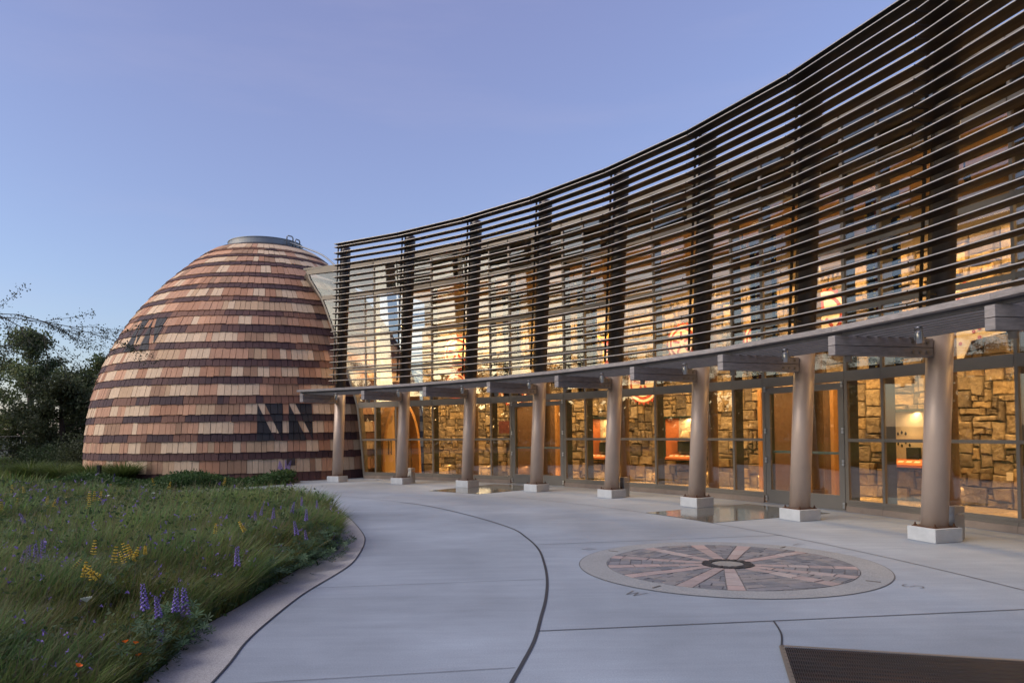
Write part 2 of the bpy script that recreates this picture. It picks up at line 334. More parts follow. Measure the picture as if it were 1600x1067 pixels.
LET = {'N': [((0, 0), (0, 1)), ((0, 1), (.7, 0)), ((.7, 0), (.7, 1))], 'E': [((0, 0), (0, 1)), ((0, 1), (.6, 1)), ((0, .5), (.5, .5)), ((0, 0), (.6, 0))],
       'W': [((0, 1), (.22, 0)), ((.22, 0), (.45, .8)), ((.45, .8), (.68, 0)), ((.68, 0), (.9, 1))],
       'S': [((.6, .86), (.45, 1)), ((.45, 1), (.15, 1)), ((.15, 1), (0, .8)), ((0, .8), (.1, .6)), ((.1, .6), (.5, .42)), ((.5, .42), (.6, .2)), ((.6, .2), (.45, 0)), ((.45, 0), (.15, 0)), ((.15, 0), (0, .14))]}
for L_, a, Hh in (('W', -133, .17), ('S', -40.7, .17), ('E', 45, .15), ('N', 140.5, .15)):
    t = math.radians(a); o = Vector((math.cos(t), math.sin(t), 0)); x = Vector((o.y, -o.x, 0))*-1; b = MB(); wd = max(p[0] for s_ in LET[L_] for p in s_)
    x = Vector((-o.y, o.x, 0)) if L_ in 'WS' else Vector((o.y, -o.x, 0)); up = o*-1 if L_ in 'WS' else o
    for k, (p, q) in enumerate(LET[L_]):
        A_ = o*1.81+x*(p[0]-wd/2)*Hh+up*(p[1]-.5)*Hh; B_ = o*1.81+x*(q[0]-wd/2)*Hh+up*(q[1]-.5)*Hh
        band(b, [(A_.x, A_.y), (B_.x, B_.y)], .009, .0045+.0003*k)
    b.obj('compass_letter', brass, cz)
# floor grate, lower right
pitm = mat('rusty_pit', (.05, .045, .042), .8, 0, .3, 3, .1, 30)
_N = pitm.node_tree.nodes; _L = pitm.node_tree.links; _n = _N.new('ShaderNodeTexNoise'); _n.inputs['Scale'].default_value = 2.3; _n.inputs['Detail'].default_value = 3
_r = _N.new('ShaderNodeValToRGB'); _r.color_ramp.elements[0].position = .5; _r.color_ramp.elements[0].color = (.045, .043, .045, 1); _r.color_ramp.elements[1].position = .68; _r.color_ramp.elements[1].color = (.22, .10, .05, 1)
_L.new(_n.outputs[0], _r.inputs[0]); _L.new(_r.outputs[0], [x for x in _N if x.type == 'HUE_SAT'][0].inputs['Color'])
gr = thing('floor_grate', 'dark bronze slotted floor grate set in the concrete at the lower right', 'grate')
c0, c1, c2 = Vector((1.81, 4.97, 0)), Vector((4.4, 4.27, 0)), Vector((1.43, 3.6, 0)); u = (c1-c0); v = (c2-c0); c3 = c0+u+v
b = MB(); b.quad(c2+Vector((0, 0, .0042)), c3+Vector((0, 0, .0042)), c1+Vector((0, 0, .0042)), c0+Vector((0, 0, .0042))); b.obj('pit', pitm, gr)
b = MB()
for A_, B_ in ((c0, c1), (c1, c3), (c3, c2), (c2, c0)): band(b, [(A_.x, A_.y), (B_.x, B_.y)], .035, .016)
b.obj('grate_frame', M['frame'], gr)
gm = mat('grate_metal', (.06, .054, .054), .4, .4, .2, 3, 0)
b = MB(); nU = 190
for k in range(1, nU):
    p = c0+u*(k/nU); b.box(p+v*.5+Vector((0, 0, .011)), .0045, v.length, .009, u.normalized(), v.normalized())
for k in range(1, 18):
    p = c0+v*(k/18); b.box(p+u*.5+Vector((0, 0, .0115)), u.length, .007, .010, u.normalized(), v.normalized())
stuff(b.obj('grate_bar', gm, gr))
# polished floor panels in front of the doors
for (i0, i1), lab in ((( 2.02, 2.80), 'polished grey stone floor panel before the far glass doors'), ((5.115, 5.86), 'polished grey stone floor panel before the near glass doors')):
    b = MB(); n = 6; n0 = len(b.v)
    for k in range(n):
        a_, b_ = i0+(i1-i0)*k/n, i0+(i1-i0)*(k+1)/n
        b.hexa([P(19.21, a_, .001), P(19.21, b_, .001), P(21.75, b_, .001), P(21.75, a_, .001)], [P(19.21, a_, .006), P(19.21, b_, .006), P(21.75, b_, .006), P(21.75, a_, .006)])
    tag(b.obj('floor_panel', M['polished']), lab, 'floor panel', 'polished floor panels')

# ------------------------------------------------------------------ shingled dome
DX, DY, DAa, DB, DN1, DN2 = -9.522, 28.2214, 6.1381, 9.6904, 1.0401, 2.5133
def dr(z): return DAa*max(1e-6, 1-max(z, 0)/DB*1.0 if 0 else 1-(max(z, 0)/DB)**DN2)**(1/DN1)
def dp(th, z, off=0.):     # th degrees from -Y towards +X, off along the outward normal
    t = math.radians(th); e = .02; s_ = (dr(z+e)-dr(z-e))/(2*e); l = math.hypot(1, s_); r = dr(z)+off/l
    return Vector((DX+r*math.sin(t), DY-r*math.cos(t), z-off*s_/l))
dome = thing('shingled_dome', 'tall rounded dome house clad in banded cedar shingles with a metal ring on top', 'dome building', None, (DX, DY, 0))
def dpart(b, name, m, **k): return keep(b.obj(name, m, None, **k), dome)
b = MB(); zs = np.linspace(-.05, 8.5, 40)
b.loft([[dp(a, z, -.03) for a in range(0, 360, 5)] for z in zs], 0, True); dpart(b, 'sheathing', M['shell'])
ZB = [0., .29, .70, .93, 1.27, 1.51, 1.87, 2.09, 2.42, 2.68, 3.04, 3.27, 3.60, 3.84, 4.19, 4.41, 4.73, 5.0, 5.31, 5.51, 5.85, 6.03, 6.35, 6.54, 6.83, 6.98, 7.32, 7.48, 7.73, 7.84, 8.06, 8.15, 8.36]
def poly_clip(poly, tri):
    n = len(tri); ar = sum(tri[k][0]*tri[(k+1) % n][1]-tri[(k+1) % n][0]*tri[k][1] for k in range(n)); s_ = 1 if ar > 0 else -1
    for k in range(n):
        a, c = tri[k], tri[(k+1) % n]; nx, ny = -(c[1]-a[1])*s_, (c[0]-a[0])*s_
        poly = clip(poly, nx, ny, nx*a[0]+ny*a[1])
        if len(poly) < 3: return []
    return poly
MOT = [[(16.05, 2.42), (15.89, 1.27), (21.0, 1.27)], [(18.1, 2.42), (23.1, 2.42), (22.95, 1.27)], [(24.93, 2.42), (24.7, 1.27), (29.9, 1.27)], [(26.88, 2.42), (31.74, 2.42), (31.64, 1.27)],
       [(-35.96, 4.2), (-30.3, 4.2), (-35.6, 5.31)], [(-35.2, 5.31), (-30.6, 5.31), (-30.1, 4.42)], [(-27.0, 4.2), (-22.3, 4.2), (-27.9, 5.31)], [(-26.0, 5.31), (-20.2, 5.31), (-20.9, 4.38)]]
sh = []      # every shingle: (screen size, verts, faces, material)
FC = [(0, 1, 2, 3), (4, 7, 6, 5), (0, 4, 5, 1), (1, 5, 6, 2), (2, 6, 7, 3), (3, 7, 4, 0)]
def slab(q, zlo, zhi, extra=0., lift=0.):
    n = len(q); out = []; inn = []
    for t, z in q:
        f = (z-zlo)/(zhi-zlo); o = .038*(1-f)+.008*f+extra+lift
        out.append(dp(t, z, o)); inn.append(dp(t, z, -.015 if not extra else .004))
    return out, inn
for c in range(len(ZB)-1):
    z0, z1 = ZB[c], ZB[c+1]; darkc = (c % 2 == 0); r = dr((z0+z1)/2); rnd = random.Random(c*13+5)
    mixed = c in (4, 6, 8, 18, 20)
    t = -180.0; run = 0; mi = 0
    while t < 180:
        wd = rnd.uniform(.15, .23); dt = math.degrees(wd/r); t1 = t+dt
        if t1 > 180-dt*.5: t1 = 180
        if run <= 0:
            run = rnd.choice([1, 1, 2, 2, 3, 4]) if not darkc else rnd.choice([1, 2, 4, 6])
            if darkc: mi = rnd.choice([0, 1, 1, 2, 3, 3, 4, 4]) if mixed else rnd.choice([0, 0, 0, 1, 1, 1, 2, 2, 0, 3])
            else: mi = rnd.choice([0, 0, 0, 1, 2, 2, 3, 4, 5])
        run -= 1
        g_ = math.degrees(.006/r); jz = rnd.uniform(-.012, .012)
        q = [(t+g_, z0+jz), (t1-g_, z0+jz), (t1-g_, z1+.02), (t+g_, z1+.02)]
        o, n_ = slab(q, z0, z1+.02, 0, rnd.uniform(0, .012))
        vis = -120 < t < 120
        mm = (M['shd'] if darkc else M['shl'])[mi]
        pr = proj(o); A = 0
        if -75 < t < 95: A = abs(sum(pr[k][0]*pr[(k+1) % 4][1]-pr[(k+1) % 4][0]*pr[k][1] for k in range(4)))/2
        if pr[:, 0].max() > 585 or (t > 40 and pr[:, 0].max() > 520): A *= .3
        if vis: sh.append((A, o+n_, FC, mm, 'shingle'))
        for tri in MOT:
            pc = poly_clip([(t+g_, z0+jz), (t1-g_, z0+jz), (t1-g_, z1), (t+g_, z1)], tri)
            if len(pc) >= 3:
                ar = abs(sum(pc[k][0]*pc[(k+1) % len(pc)][1]-pc[(k+1) % len(pc)][0]*pc[k][1] for k in range(len(pc))))
                if ar < .01: continue
                o, n_ = slab(pc, z0, z1+.02, .017); n = len(pc)
                sh.append((A*.5 if len(pc) > 3 else A*.3, o+n_, [tuple(range(n)), tuple(range(n, 2*n))[::-1]]+[(k, n+k, n+(k+1) % n, (k+1) % n) for k in range(n)], M['shk'], 'black_shingle'))
        t = t1
sh.sort(key=lambda s_: -s_[0])
cnt = {}
rest = {}
for A, vs, fs, mm, nm in sh:
    cnt[nm] = cnt.get(nm, 0)+1
    if cnt[nm] <= (300 if nm == 'shingle' else 80):
        b = MB(); b.add(vs, fs); dpart(b, nm, mm)
    else: rest.setdefault(nm, []).append((vs, fs, mm))
for nm, ls in rest.items():
    ms = list({id(x[2]): x[2] for x in ls}.values()); b = MB()
    for vs, fs, mm in ls: b.add(vs, fs, [x is mm for x in ms].index(True))
    stuff(dpart(b, 'shingle_field', ms))
def cyl_rings(r, zs, n=72): return [[Vector((DX+rr*math.sin(2*PI*k/n), DY-rr*math.cos(2*PI*k/n), z)) for k in range(n)] for rr, z in zip(r, zs)]
b = MB(); b.loft(cyl_rings([1.72, 1.42, 1.37, 1.37, 1.385, 1.385, 1.37, 1.37, 1.39, 1.39, 1.33], [8.34, 8.40, 8.42, 8.60, 8.602, 8.61, 8.612, 8.80, 8.802, 8.825, 8.835]), 0, True, False)
dpart(b, 'skylight_ring', M['galv'])
rd = lambda th, r, z: Vector((DX+r*math.sin(math.radians(th)), DY-r*math.cos(math.radians(th)), z))
for th, dz in ((50, 0), (66, -.05)):
    b = MB(); pts = [rd(th, 1.46, 8.5), rd(th, 1.46, 8.90+dz)]+[rd(th+2, 1.46, 8.95+dz), rd(th+9, 1.46, 8.95+dz)]+[rd(th+11, 1.46, 8.90+dz), rd(th+11, 1.46, 8.45)]
    b.tube(pts, .025, 8); dpart(b, 'grab_hoop', M['galv'])
b = MB(); b.tube(smooth([tuple(rd(56, 1.44, 8.70)), (-7.7, 27.25, 8.45), (-6.9, 26.6, 8.02), (-6.3, 26.1, 7.5), (-6.1, 25.9, 7.2)], 5), .03, 8); dpart(b, 'pipe_rail', M['galv'])
b = MB(); q = [dp(24.0, .50, .04), dp(26.4, .50, .04), dp(26.4, .72, .04), dp(24.0, .72, .04)]; nv = Vector((math.sin(math.radians(25)), -math.cos(math.radians(25)), 0)); b.prism(q, nv*0, nv*.03)
tag(b.obj('plaque', mat('bronze_plaque', (.07, .05, .045), .5, .4, .2, 20, .3, 60)), 'small dark metal plaque fixed low on the shingled dome', 'plaque')

# ------------------------------------------------------------------ museum building: glass wall
bld = thing('museum_building', 'curved museum hall with a tall glass front in bronze frames and lit interior', 'building')
def edge(z): return float(np.interp(z, [0, 1.4, 2.38, 3.94, 5.91, 6.87], [-.05, -.103, -.147, -.364, -.658, -.905]))
MU = [.11, .97, 1.82, 2.10, 2.84, 3.11, 3.97, 4.82, 5.12, 5.84, 6.12, 6.98, 7.82, 8.13, 8.86, 9.12, 9.98]
DOORS = [(2.10, 2.84), (5.12, 5.84), (8.13, 8.86)]
TR = [(.15, .205), (1.222, 1.275), (2.285, 2.467), (3.50, 3.58), (4.60, 4.70), (5.93, 6.06), (6.83, 6.98)]
def seg(mb, R0, R1, i0, i1, z0, z1, m=0): mb.hexa([P(R0, i0, z0), P(R0, i1, z0), P(R1, i1, z0), P(R1, i0, z0)], [P(R0, i0, z1), P(R0, i1, z1), P(R1, i1, z1), P(R1, i0, z1)], m)
for k, i in enumerate(MU):
    w_ = .0095 if i not in (2.10, 2.84, 5.12, 5.84) else .013
    b = MB(); seg(b, RGL-.03, RGL+.03, i-w_, i+w_, .15, 6.98); b.obj('mullion', M['frame'], bld)
    b = MB(); seg(b, RGL+.034, RGL+.25, i-.009, i+.009, .15, 5.95); b.obj('mullion_fin', M['mull_dark'], bld)
for i, z0, z1 in ((-.03, 2.467, 5.93), (.42, .205, 2.285), (-.30, 6.06, 6.83)):
    b = MB(); seg(b, RGL-.026, RGL+.03, i-.009 if i > -.2 else i-.03, i+.009 if i > -.2 else i+.03, z0, z1); b.obj('mullion', M['frame'], bld)
for i in (1.4, 2.45, 3.55, 4.4, 5.45, 6.55, 7.4): # broad posts in the clerestory
    b = MB(); seg(b, RGL-.026, RGL+.05, i-.03, i+.03, 6.06, 6.83); b.obj('clerestory_post', M['frame'], bld)
b = MB()
zz = np.linspace(.0, 6.98, 22)
for k in range(21):
    a0_, a1_ = edge(zz[k]), edge(zz[k+1])
    b.hexa([P(RGL-.035, a0_-.022, zz[k]), P(RGL-.035, a0_+.004, zz[k]), P(RGL+.05, a0_+.004, zz[k]), P(RGL+.05, a0_-.022, zz[k])], [P(RGL-.035, a1_-.022, zz[k+1]), P(RGL-.035, a1_+.004, zz[k+1]), P(RGL+.05, a1_+.004, zz[k+1]), P(RGL+.05, a1_-.022, zz[k+1])])
b.obj('raking_frame', M['frame'], bld)
b = MB()
for k in range(21):     # weathering panel closing the gap between the raking frame and the dome
    A_, B_ = P(RGL+.05, edge(zz[k])-.02, zz[k]), P(RGL+.05, edge(zz[k+1])-.02, zz[k+1])
    def dn(p):
        t = math.degrees(math.atan2(p.x-DX, -(p.y-DY))); return dp(t+4, p.z, .0)
    b.quad(A_, dn(A_), dn(B_), B_); b.quad(A_+Vector((.02, .02, 0)), B_+Vector((.02, .02, 0)), dn(B_), dn(A_))
b.obj('closure_panel', M['frame'], bld)
def indoor(i0, i1, lo=True): return any(abs(i0-a) < .02 for a, c in DOORS)
def bays(zm): return [edge(zm)]+[m for m in ([-.03] if 2.4 < zm < 5.95 else [-.30] if zm > 6 else [])]+MU
for k, (z0, z1) in enumerate(TR):
    zm = (z0+z1)/2; iv = [edge(zm)]+MU
    for a, c in zip(iv[:-1], iv[1:]):
        if k < 2 and indoor(a, c): continue
        b = MB(); pr_ = .028 if k != 2 else .036; pr_ = .05 if k >= 5 else pr_
        seg(b, RGL-pr_, RGL+.03, a+.009, c-.009, z0, z1); b.obj('transom' if k else 'sill_rail', M['frame'], bld)
for k in range(len(TR)-1):
    z0, z1 = TR[k][1], TR[k+1][0]; zm = (z0+z1)/2; iv = bays(zm)
    if k < 2: iv = [edge(zm)]+[.11, .42]+MU[1:]
    for a, c in zip(iv[:-1], iv[1:]):
        if k < 2 and indoor(a, c): continue
        a0_, a1_ = (edge(z0), edge(z1)) if a == iv[0] else (a, a)
        b = MB(); tilt = random.uniform(-.004, .004)
        b.hexa([P(RGL-.006+tilt, a0_, z0), P(RGL-.006-tilt, c, z0), P(RGL+.006-tilt, c, z0), P(RGL+.006+tilt, a0_, z0)], [P(RGL-.006+tilt, a1_, z1), P(RGL-.006-tilt, c, z1), P(RGL+.006-tilt, c, z1), P(RGL+.006+tilt, a1_, z1)])
        b.obj('pane', M['glass'], bld)
iv = [edge(.07)]+MU
for a, c in zip(iv[:-1], iv[1:]):
    if indoor(a, c): continue
    b = MB(); seg(b, RGL-.07, RGL+.1, a+.001, c-.001, 0, .10); b.obj('curb_block', M['curb'], bld)
    b = MB(); seg(b, RGL-.05, RGL+.1, a+.001, c-.001, .10, .149); b.obj('curb_flashing', M['frame'], bld)
# glass doors
for a, c in DOORS[:2]:
    A_, B_ = P(RGL, a+.013, 0), P(RGL, c-.013, 0); x = (B_-A_); Wd = x.length; x.normalize(); y = Vector((-x.y, x.x, 0))
    if y.dot(rad(a)) > 0: y = -y       # y points out to the plaza
    L2 = Wd/2
    for s_ in (0, 1):
        O = A_+x*(s_*L2); d = MB()
        def bx(mb, x0, x1, z0, z1, y0=-.02, y1=.03, m=0): mb.hexa([O+x*x0+y*y1+Vector((0, 0, z0)), O+x*x1+y*y1+Vector((0, 0, z0)), O+x*x1+y*y0+Vector((0, 0, z0)), O+x*x0+y*y0+Vector((0, 0, z0))], [O+x*x0+y*y1+Vector((0, 0, z1)), O+x*x1+y*y1+Vector((0, 0, z1)), O+x*x1+y*y0+Vector((0, 0, z1)), O+x*x0+y*y0+Vector((0, 0, z1))], m)
        st = .115
        bx(d, .012, .012+st, .012, 2.27); bx(d, L2-.012-st, L2-.012, .012, 2.27)
        bx(d, .012+st, L2-.012-st, .012, .27); bx(d, .012+st, L2-.012-st, 2.15, 2.27)
        leaf = d.obj('door_leaf', M['door'], bld)
        d = MB(); bx(d, .012+st, L2-.012-st, .27, 2.15, 0, .008); d.obj('door_pane', M['doorglass'], leaf)
        d = MB(); bx(d, .012+st-.02, L2-.012-st+.02, .99, 1.035, -.09, -.05); d.obj('push_bar', mat('push_bar', (.30, .42, .45), .35, .3, .05, 3, 0), leaf)
        d = MB(); xx = L2-.075 if s_ == 0 else .03; bx(d, xx+.01, xx+.035, .85, 1.45, .07, .095); bx(d, xx+.01, xx+.035, .88, .91, .03, .07); bx(d, xx+.01, xx+.035, 1.39, 1.42, .03, .07); d.obj('pull_handle', M['steel'], leaf)
        for zz_ in (.10, .85, 1.42, 2.24):
            d = MB(); xh = .0 if s_ == 0 else L2-.05
            for q_ in (-.028, .028): bx(d, xh+.0, xh+.045, zz_+q_-.022, zz_+q_+.022, .031, .055)
            d.obj('hinge', M['steel'], leaf)
    b = MB(); O = A_; bx(b, -.02, Wd+.02, .0, .010, -.12, .06); b.obj('threshold', M['steel'], bld)
# roof, inside floor, ceiling, back walls
def ring_slab(mb, R0, R1, i0, i1, z0, z1, n=36, m=0):
    for k in range(n):
        a, c = i0+(i1-i0)*k/n, i0+(i1-i0)*(k+1)/n; seg(mb, R0, R1, a, c, z0, z1, m)
b = MB(); ring_slab(b, RGL-.06, 26.2, -.95, 10, 6.985, 7.06); b.obj('roof', M['frame'], bld)
b = MB(); ring_slab(b, RGL+.26, 24.95, .32, 10, 5.96, 6.02); b.obj('ceiling', M['ochre'], bld)
b = MB(); ring_slab(b, RGL-.02, 26, -.05, 10, -.03, .012); b.obj('interior_floor', M['floor_in'], bld)
b = MB(); ring_slab(b, 25.0, 25.2, .15, 10, 0, 6.98); b.obj('back_wall', M['ochre'], bld)
b = MB(); seg(b, RGL+.1, 25.2, 9.99, 10.02, 0, 6.98); b.obj('end_wall', M['ochre'], bld)
for i in np.arange(.3, 10, 1.0):
    b = MB(); seg(b, RGL+.4, 24.9, i-.03, i+.03, 6.03, 6.5); b.obj('roof_beam', M['mull_dark'], bld)
    b = MB(); b.tube([P(23.2, i, .012), P(23.2, i, 5.95)], .12, 16); b.obj('interior_post', mat('brown_post', (.16, .10, .06), .5, 0, .1, 3, 0), bld)

# stone wall seen through the glass
sw = thing('stone_wall', 'rough sandstone rubble wall lit warm behind the glass front', 'stone wall')
S0, S1, CELL, HT = .18*DA*RST, 8.6*DA*RST, .118, 5.0
NX, NZ = int((S1-S0)/CELL), int(HT/CELL); occ = np.zeros((NX, NZ), bool); stones = []
DW = [(1.44, 2.06), (4.37, 5.06)]
for x in range(NX):
    i = (S0+x*CELL)/(DA*RST)
    for a, c in DW:
        if a-.02 < i < c+.02: occ[x, :int(2.45/CELL)] = True
for z in range(NZ):
    for x in range(NX):
        if occ[x, z]: continue
        wv, hv = random.choice([(2, 2), (3, 2), (4, 2), (3, 3), (2, 1), (3, 1), (4, 3), (2, 3), (1, 1), (5, 2), (1, 2), (4, 1), (3, 2)])
        while wv > 1 and (x+wv > NX or occ[x:x+wv, z].any()): wv -= 1
        while hv > 1 and (z+hv > NZ or occ[x:x+wv, z:z+hv].any()): hv -= 1
        if z+hv > NZ: hv = NZ-z
        occ[x:x+wv, z:z+hv] = True; stones.append((x, z, wv, hv))
jx = rng.uniform(-.022, .022, (NX+1, NZ+1)); jz = rng.uniform(-.022, .022, (NX+1, NZ+1)); jz[:, 0] = 0
def spt(s_, z, d): return P(RST-d, s_/(DA*RST), z)
sl_ = []
for x, z, wv, hv in stones:
    cs = [(x, z), (x+wv, z), (x+wv, z+hv), (x, z+hv)]; q = [(S0+a*CELL+jx[a, c], c*CELL+jz[a, c]+.012) for a, c in cs]
    # edge midpoints give an uneven outline
    pts = []
    for k in range(4):
        a, c = q[k], q[(k+1) % 4]; pts.append(a); pts.append(((a[0]+c[0])/2+random.uniform(-.008, .008), (a[1]+c[1])/2+random.uniform(-.008, .008)))
    cx = sum(p[0] for p in pts)/8; cy = sum(p[1] for p in pts)/8
    def ins(p, d):
        l = math.hypot(p[0]-cx, p[1]-cy); f = max(.3, 1-d/l); return (cx+(p[0]-cx)*f, cy+(p[1]-cy)*f)
    dep = random.uniform(.035, .10)
    r0 = [spt(*ins(p, .010), -.02) for p in pts]; r1 = [spt(*ins(p, .013), dep*.62+random.uniform(-.008, .008)) for p in pts]
    tl_ = (random.uniform(-.07, .07), random.uniform(-.08, .08)); r2 = [spt(*ins(p, .030), dep+(p[0]-cx)*tl_[0]+(p[1]-cy)*tl_[1]+random.uniform(-.008, .008)) for p in pts]; ce = spt(cx+random.uniform(-.03, .03), cy, dep+random.uniform(-.006, .012))
    vs = r0+r1+r2+[ce]; fs = []
    for k in range(8):
        n = (k+1) % 8; fs += [(k, n, 8+n, 8+k), (8+k, 8+n, 16+n, 16+k), (16+k, 16+n, 24)]
    pr = proj([spt(*q[0], .05), spt(*q[1], .05), spt(*q[2], .05), spt(*q[3], .05)])
    A = abs(sum(pr[k][0]*pr[(k+1) % 4][1]-pr[(k+1) % 4][0]*pr[k][1] for k in range(4)))/2
    if pr[:, 0].min() > 1600: A = 0
    if cy > 2.7: A *= .4
    sl_.append((A, vs, fs, random.randrange(6)))
sl_.sort(key=lambda s_: -s_[0]); b = MB()
for k, (A, vs, fs, mi) in enumerate(sl_):
    if k < 300: c = MB(); c.add(vs, fs); c.obj('stone', M['stone'][mi], sw)
    else: b.add(vs, fs, mi)
stuff(b.obj('stone_field', M['stone'], sw))
b = MB(); ring_slab(b, RST-.01, RST+.15, .16, 8.65, 0, 5.02, 60); b.obj('mortar', M['mortar'], sw)
# wooden doorways standing in the stone wall
for (a, c), lab in zip(DW, ('honey wood doorway with brown panels behind the far glass doors', 'honey wood doorway with brown panels behind the near glass doors')):
    d = thing('wooden_doorway', lab, 'doorway', 'inner wooden doorways')
    b = MB(); seg(b, 24.70, 24.79, a+.03, c-.03, .013, 2.32); b.obj('door_panel', M['woodpanel'], d)
    for i in (a, c-.03): b = MB(); seg(b, 24.60, 24.80, i, i+.03, .013, 2.40); b.obj('jamb', M['orangewood'], d)
    b = MB(); seg(b, 24.62, 24.78, a+.03, c-.03, 2.32, 2.40); b.obj('lintel', M['orangewood'], d)
# exhibit niches on the stone wall
beige = mat('display_backing', (.55, .42, .26), .8, 0, .1, 3, .1, 30); orange = mat('orange_panel', (.45, .13, .035), .5, 0, .08, 3, 0); teal = mat('dark_teal_frame', (.02, .035, .032), .4, .1, .1, 3, 0)
cream = mat('cream_paint', (.72, .62, .48), .7, 0, .08, 5, 0); redp = mat('red_ochre_paint', (.40, .055, .03), .7, 0, .12, 5, 0); yelp = mat('yellow_paint', (.75, .5, .08), .7, 0, .1, 4, 0)
warm = (1.0, .60, .23)
def lamp(name, kind, loc, e, size=.2, rot=None, col=warm, sy=None):
    l = bpy.data.lights.new(name, kind); o = bpy.data.objects.new(name, l); COL.objects.link(o); o.location = loc; l.energy = e; l.color = col
    if kind == 'AREA':
        l.size = size
        if sy: l.shape = 'RECTANGLE'; l.size_y = sy
    elif kind == 'SPOT': l.spot_size = size; l.spot_blend = .6; l.shadow_soft_size = .03
    else: l.shadow_soft_size = size
    if rot is not None: o.rotation_euler = Vector(rot).to_track_quat('-Z', 'Y').to_euler()
    return o
ln_ = [('stone bowl', 2.50, 2.86, .62, 1.80), ('stone mortar', 3.43, 3.80, .66, 1.76), ('small stone tools', 5.50, 5.86, .68, 1.76)]
for nm, a, c, z0, z1 in ln_:
    d = thing('exhibit_case', {'stone bowl': 'lit wall case with an orange side, farthest of the three cases', 'stone mortar': 'lit wall case with an orange side and round stone vessel, middle case', 'small stone tools': 'lit wall case with small tools on a beige board, nearest case'}[nm], 'display case', 'lit exhibit cases')
    f = 24.45; t = .012
    b = MB()
    for q in ((a-t, a, z0-.03, z1+.05), (c, c+t, z0-.03, z1+.05), (a, c, z1, z1+.05), (a, c, z0-.03, z0)): seg(b, f-.03, RST, *q)
    b.obj('case_frame', teal, d)
    b = MB(); seg(b, 24.66, 24.69, a, c, z0, z1); b.obj('backboard', beige, d)
    if nm != 'small stone tools':
        b = MB(); b.hexa([P(f, a, z0), P(f, a+.004, z0), P(24.66, a+.1, z0), P(24.66, a+.09, z0)], [P(f, a, z1), P(f, a+.004, z1), P(24.66, a+.1, z1), P(24.66, a+.09, z1)]); b.obj('side_panel', orange, d)
        b = MB(); pc = P(24.56, a+.21, z0+.62); prof = [(.0, -.13), (.16, -.11), (.17, 0), (.12, .13), (.11, .14), (.0, .13)]
        b.loft([[pc+Vector((r*math.cos(2*PI*k/16), r*math.sin(2*PI*k/16), z)) for k in range(16)] for r, z in prof], 0, False); b.obj('stone_vessel', beige, d)
        b = MB(); seg(b, 24.5, 24.66, a+.12, c-.01, z0+.22, z0+.49); b.obj('plinth', M['dark'], d)
    else:
        for k in range(9):
            b = MB(); pc = P(24.64, a+.03+.028*(k % 5), z0+.35+.2*(k // 5)+random.uniform(0, .14)); b.tube([pc-Vector((0, 0, .035)), pc, pc+Vector((0, 0, .04))], [.006, .022, .004], 6); b.obj('stone_tool', M['dark'], d)
        b = MB(); seg(b, 24.58, 24.66, a+.13, a+.22, z0+.1, z0+.38); b.obj('plinth', M['dark'], d)
    b = MB(); b.hexa([P(f-.05, a, z0), P(f-.05, c, z0), P(24.66, c, z0), P(24.66, a, z0)], [P(f-.05, a, z0+.05), P(f-.05, c, z0+.05), P(24.60, c, z0+.16), P(24.60, a, z0+.16)]); b.obj('caption_panel', orange, d)
    b = MB()
    for k in range(5):
        i = a+.03+k*.06
        A_, B_, C_, D_ = [P(f-.05+(24.60-f+.05)*v_-.002, i+di, z0+.052+.11*v_+.003) for di, v_ in ((0, .35), (.04, .35), (.04, .6), (0, .6))]
        b.quad(A_, B_, C_, D_)
    b.obj('caption_lines', cream, d)
    lamp('case_lamp', 'AREA', P(24.52, (a+c)/2, z1-.02), 4, .5, (0, .0, -1), (1, .72, .38), .08)
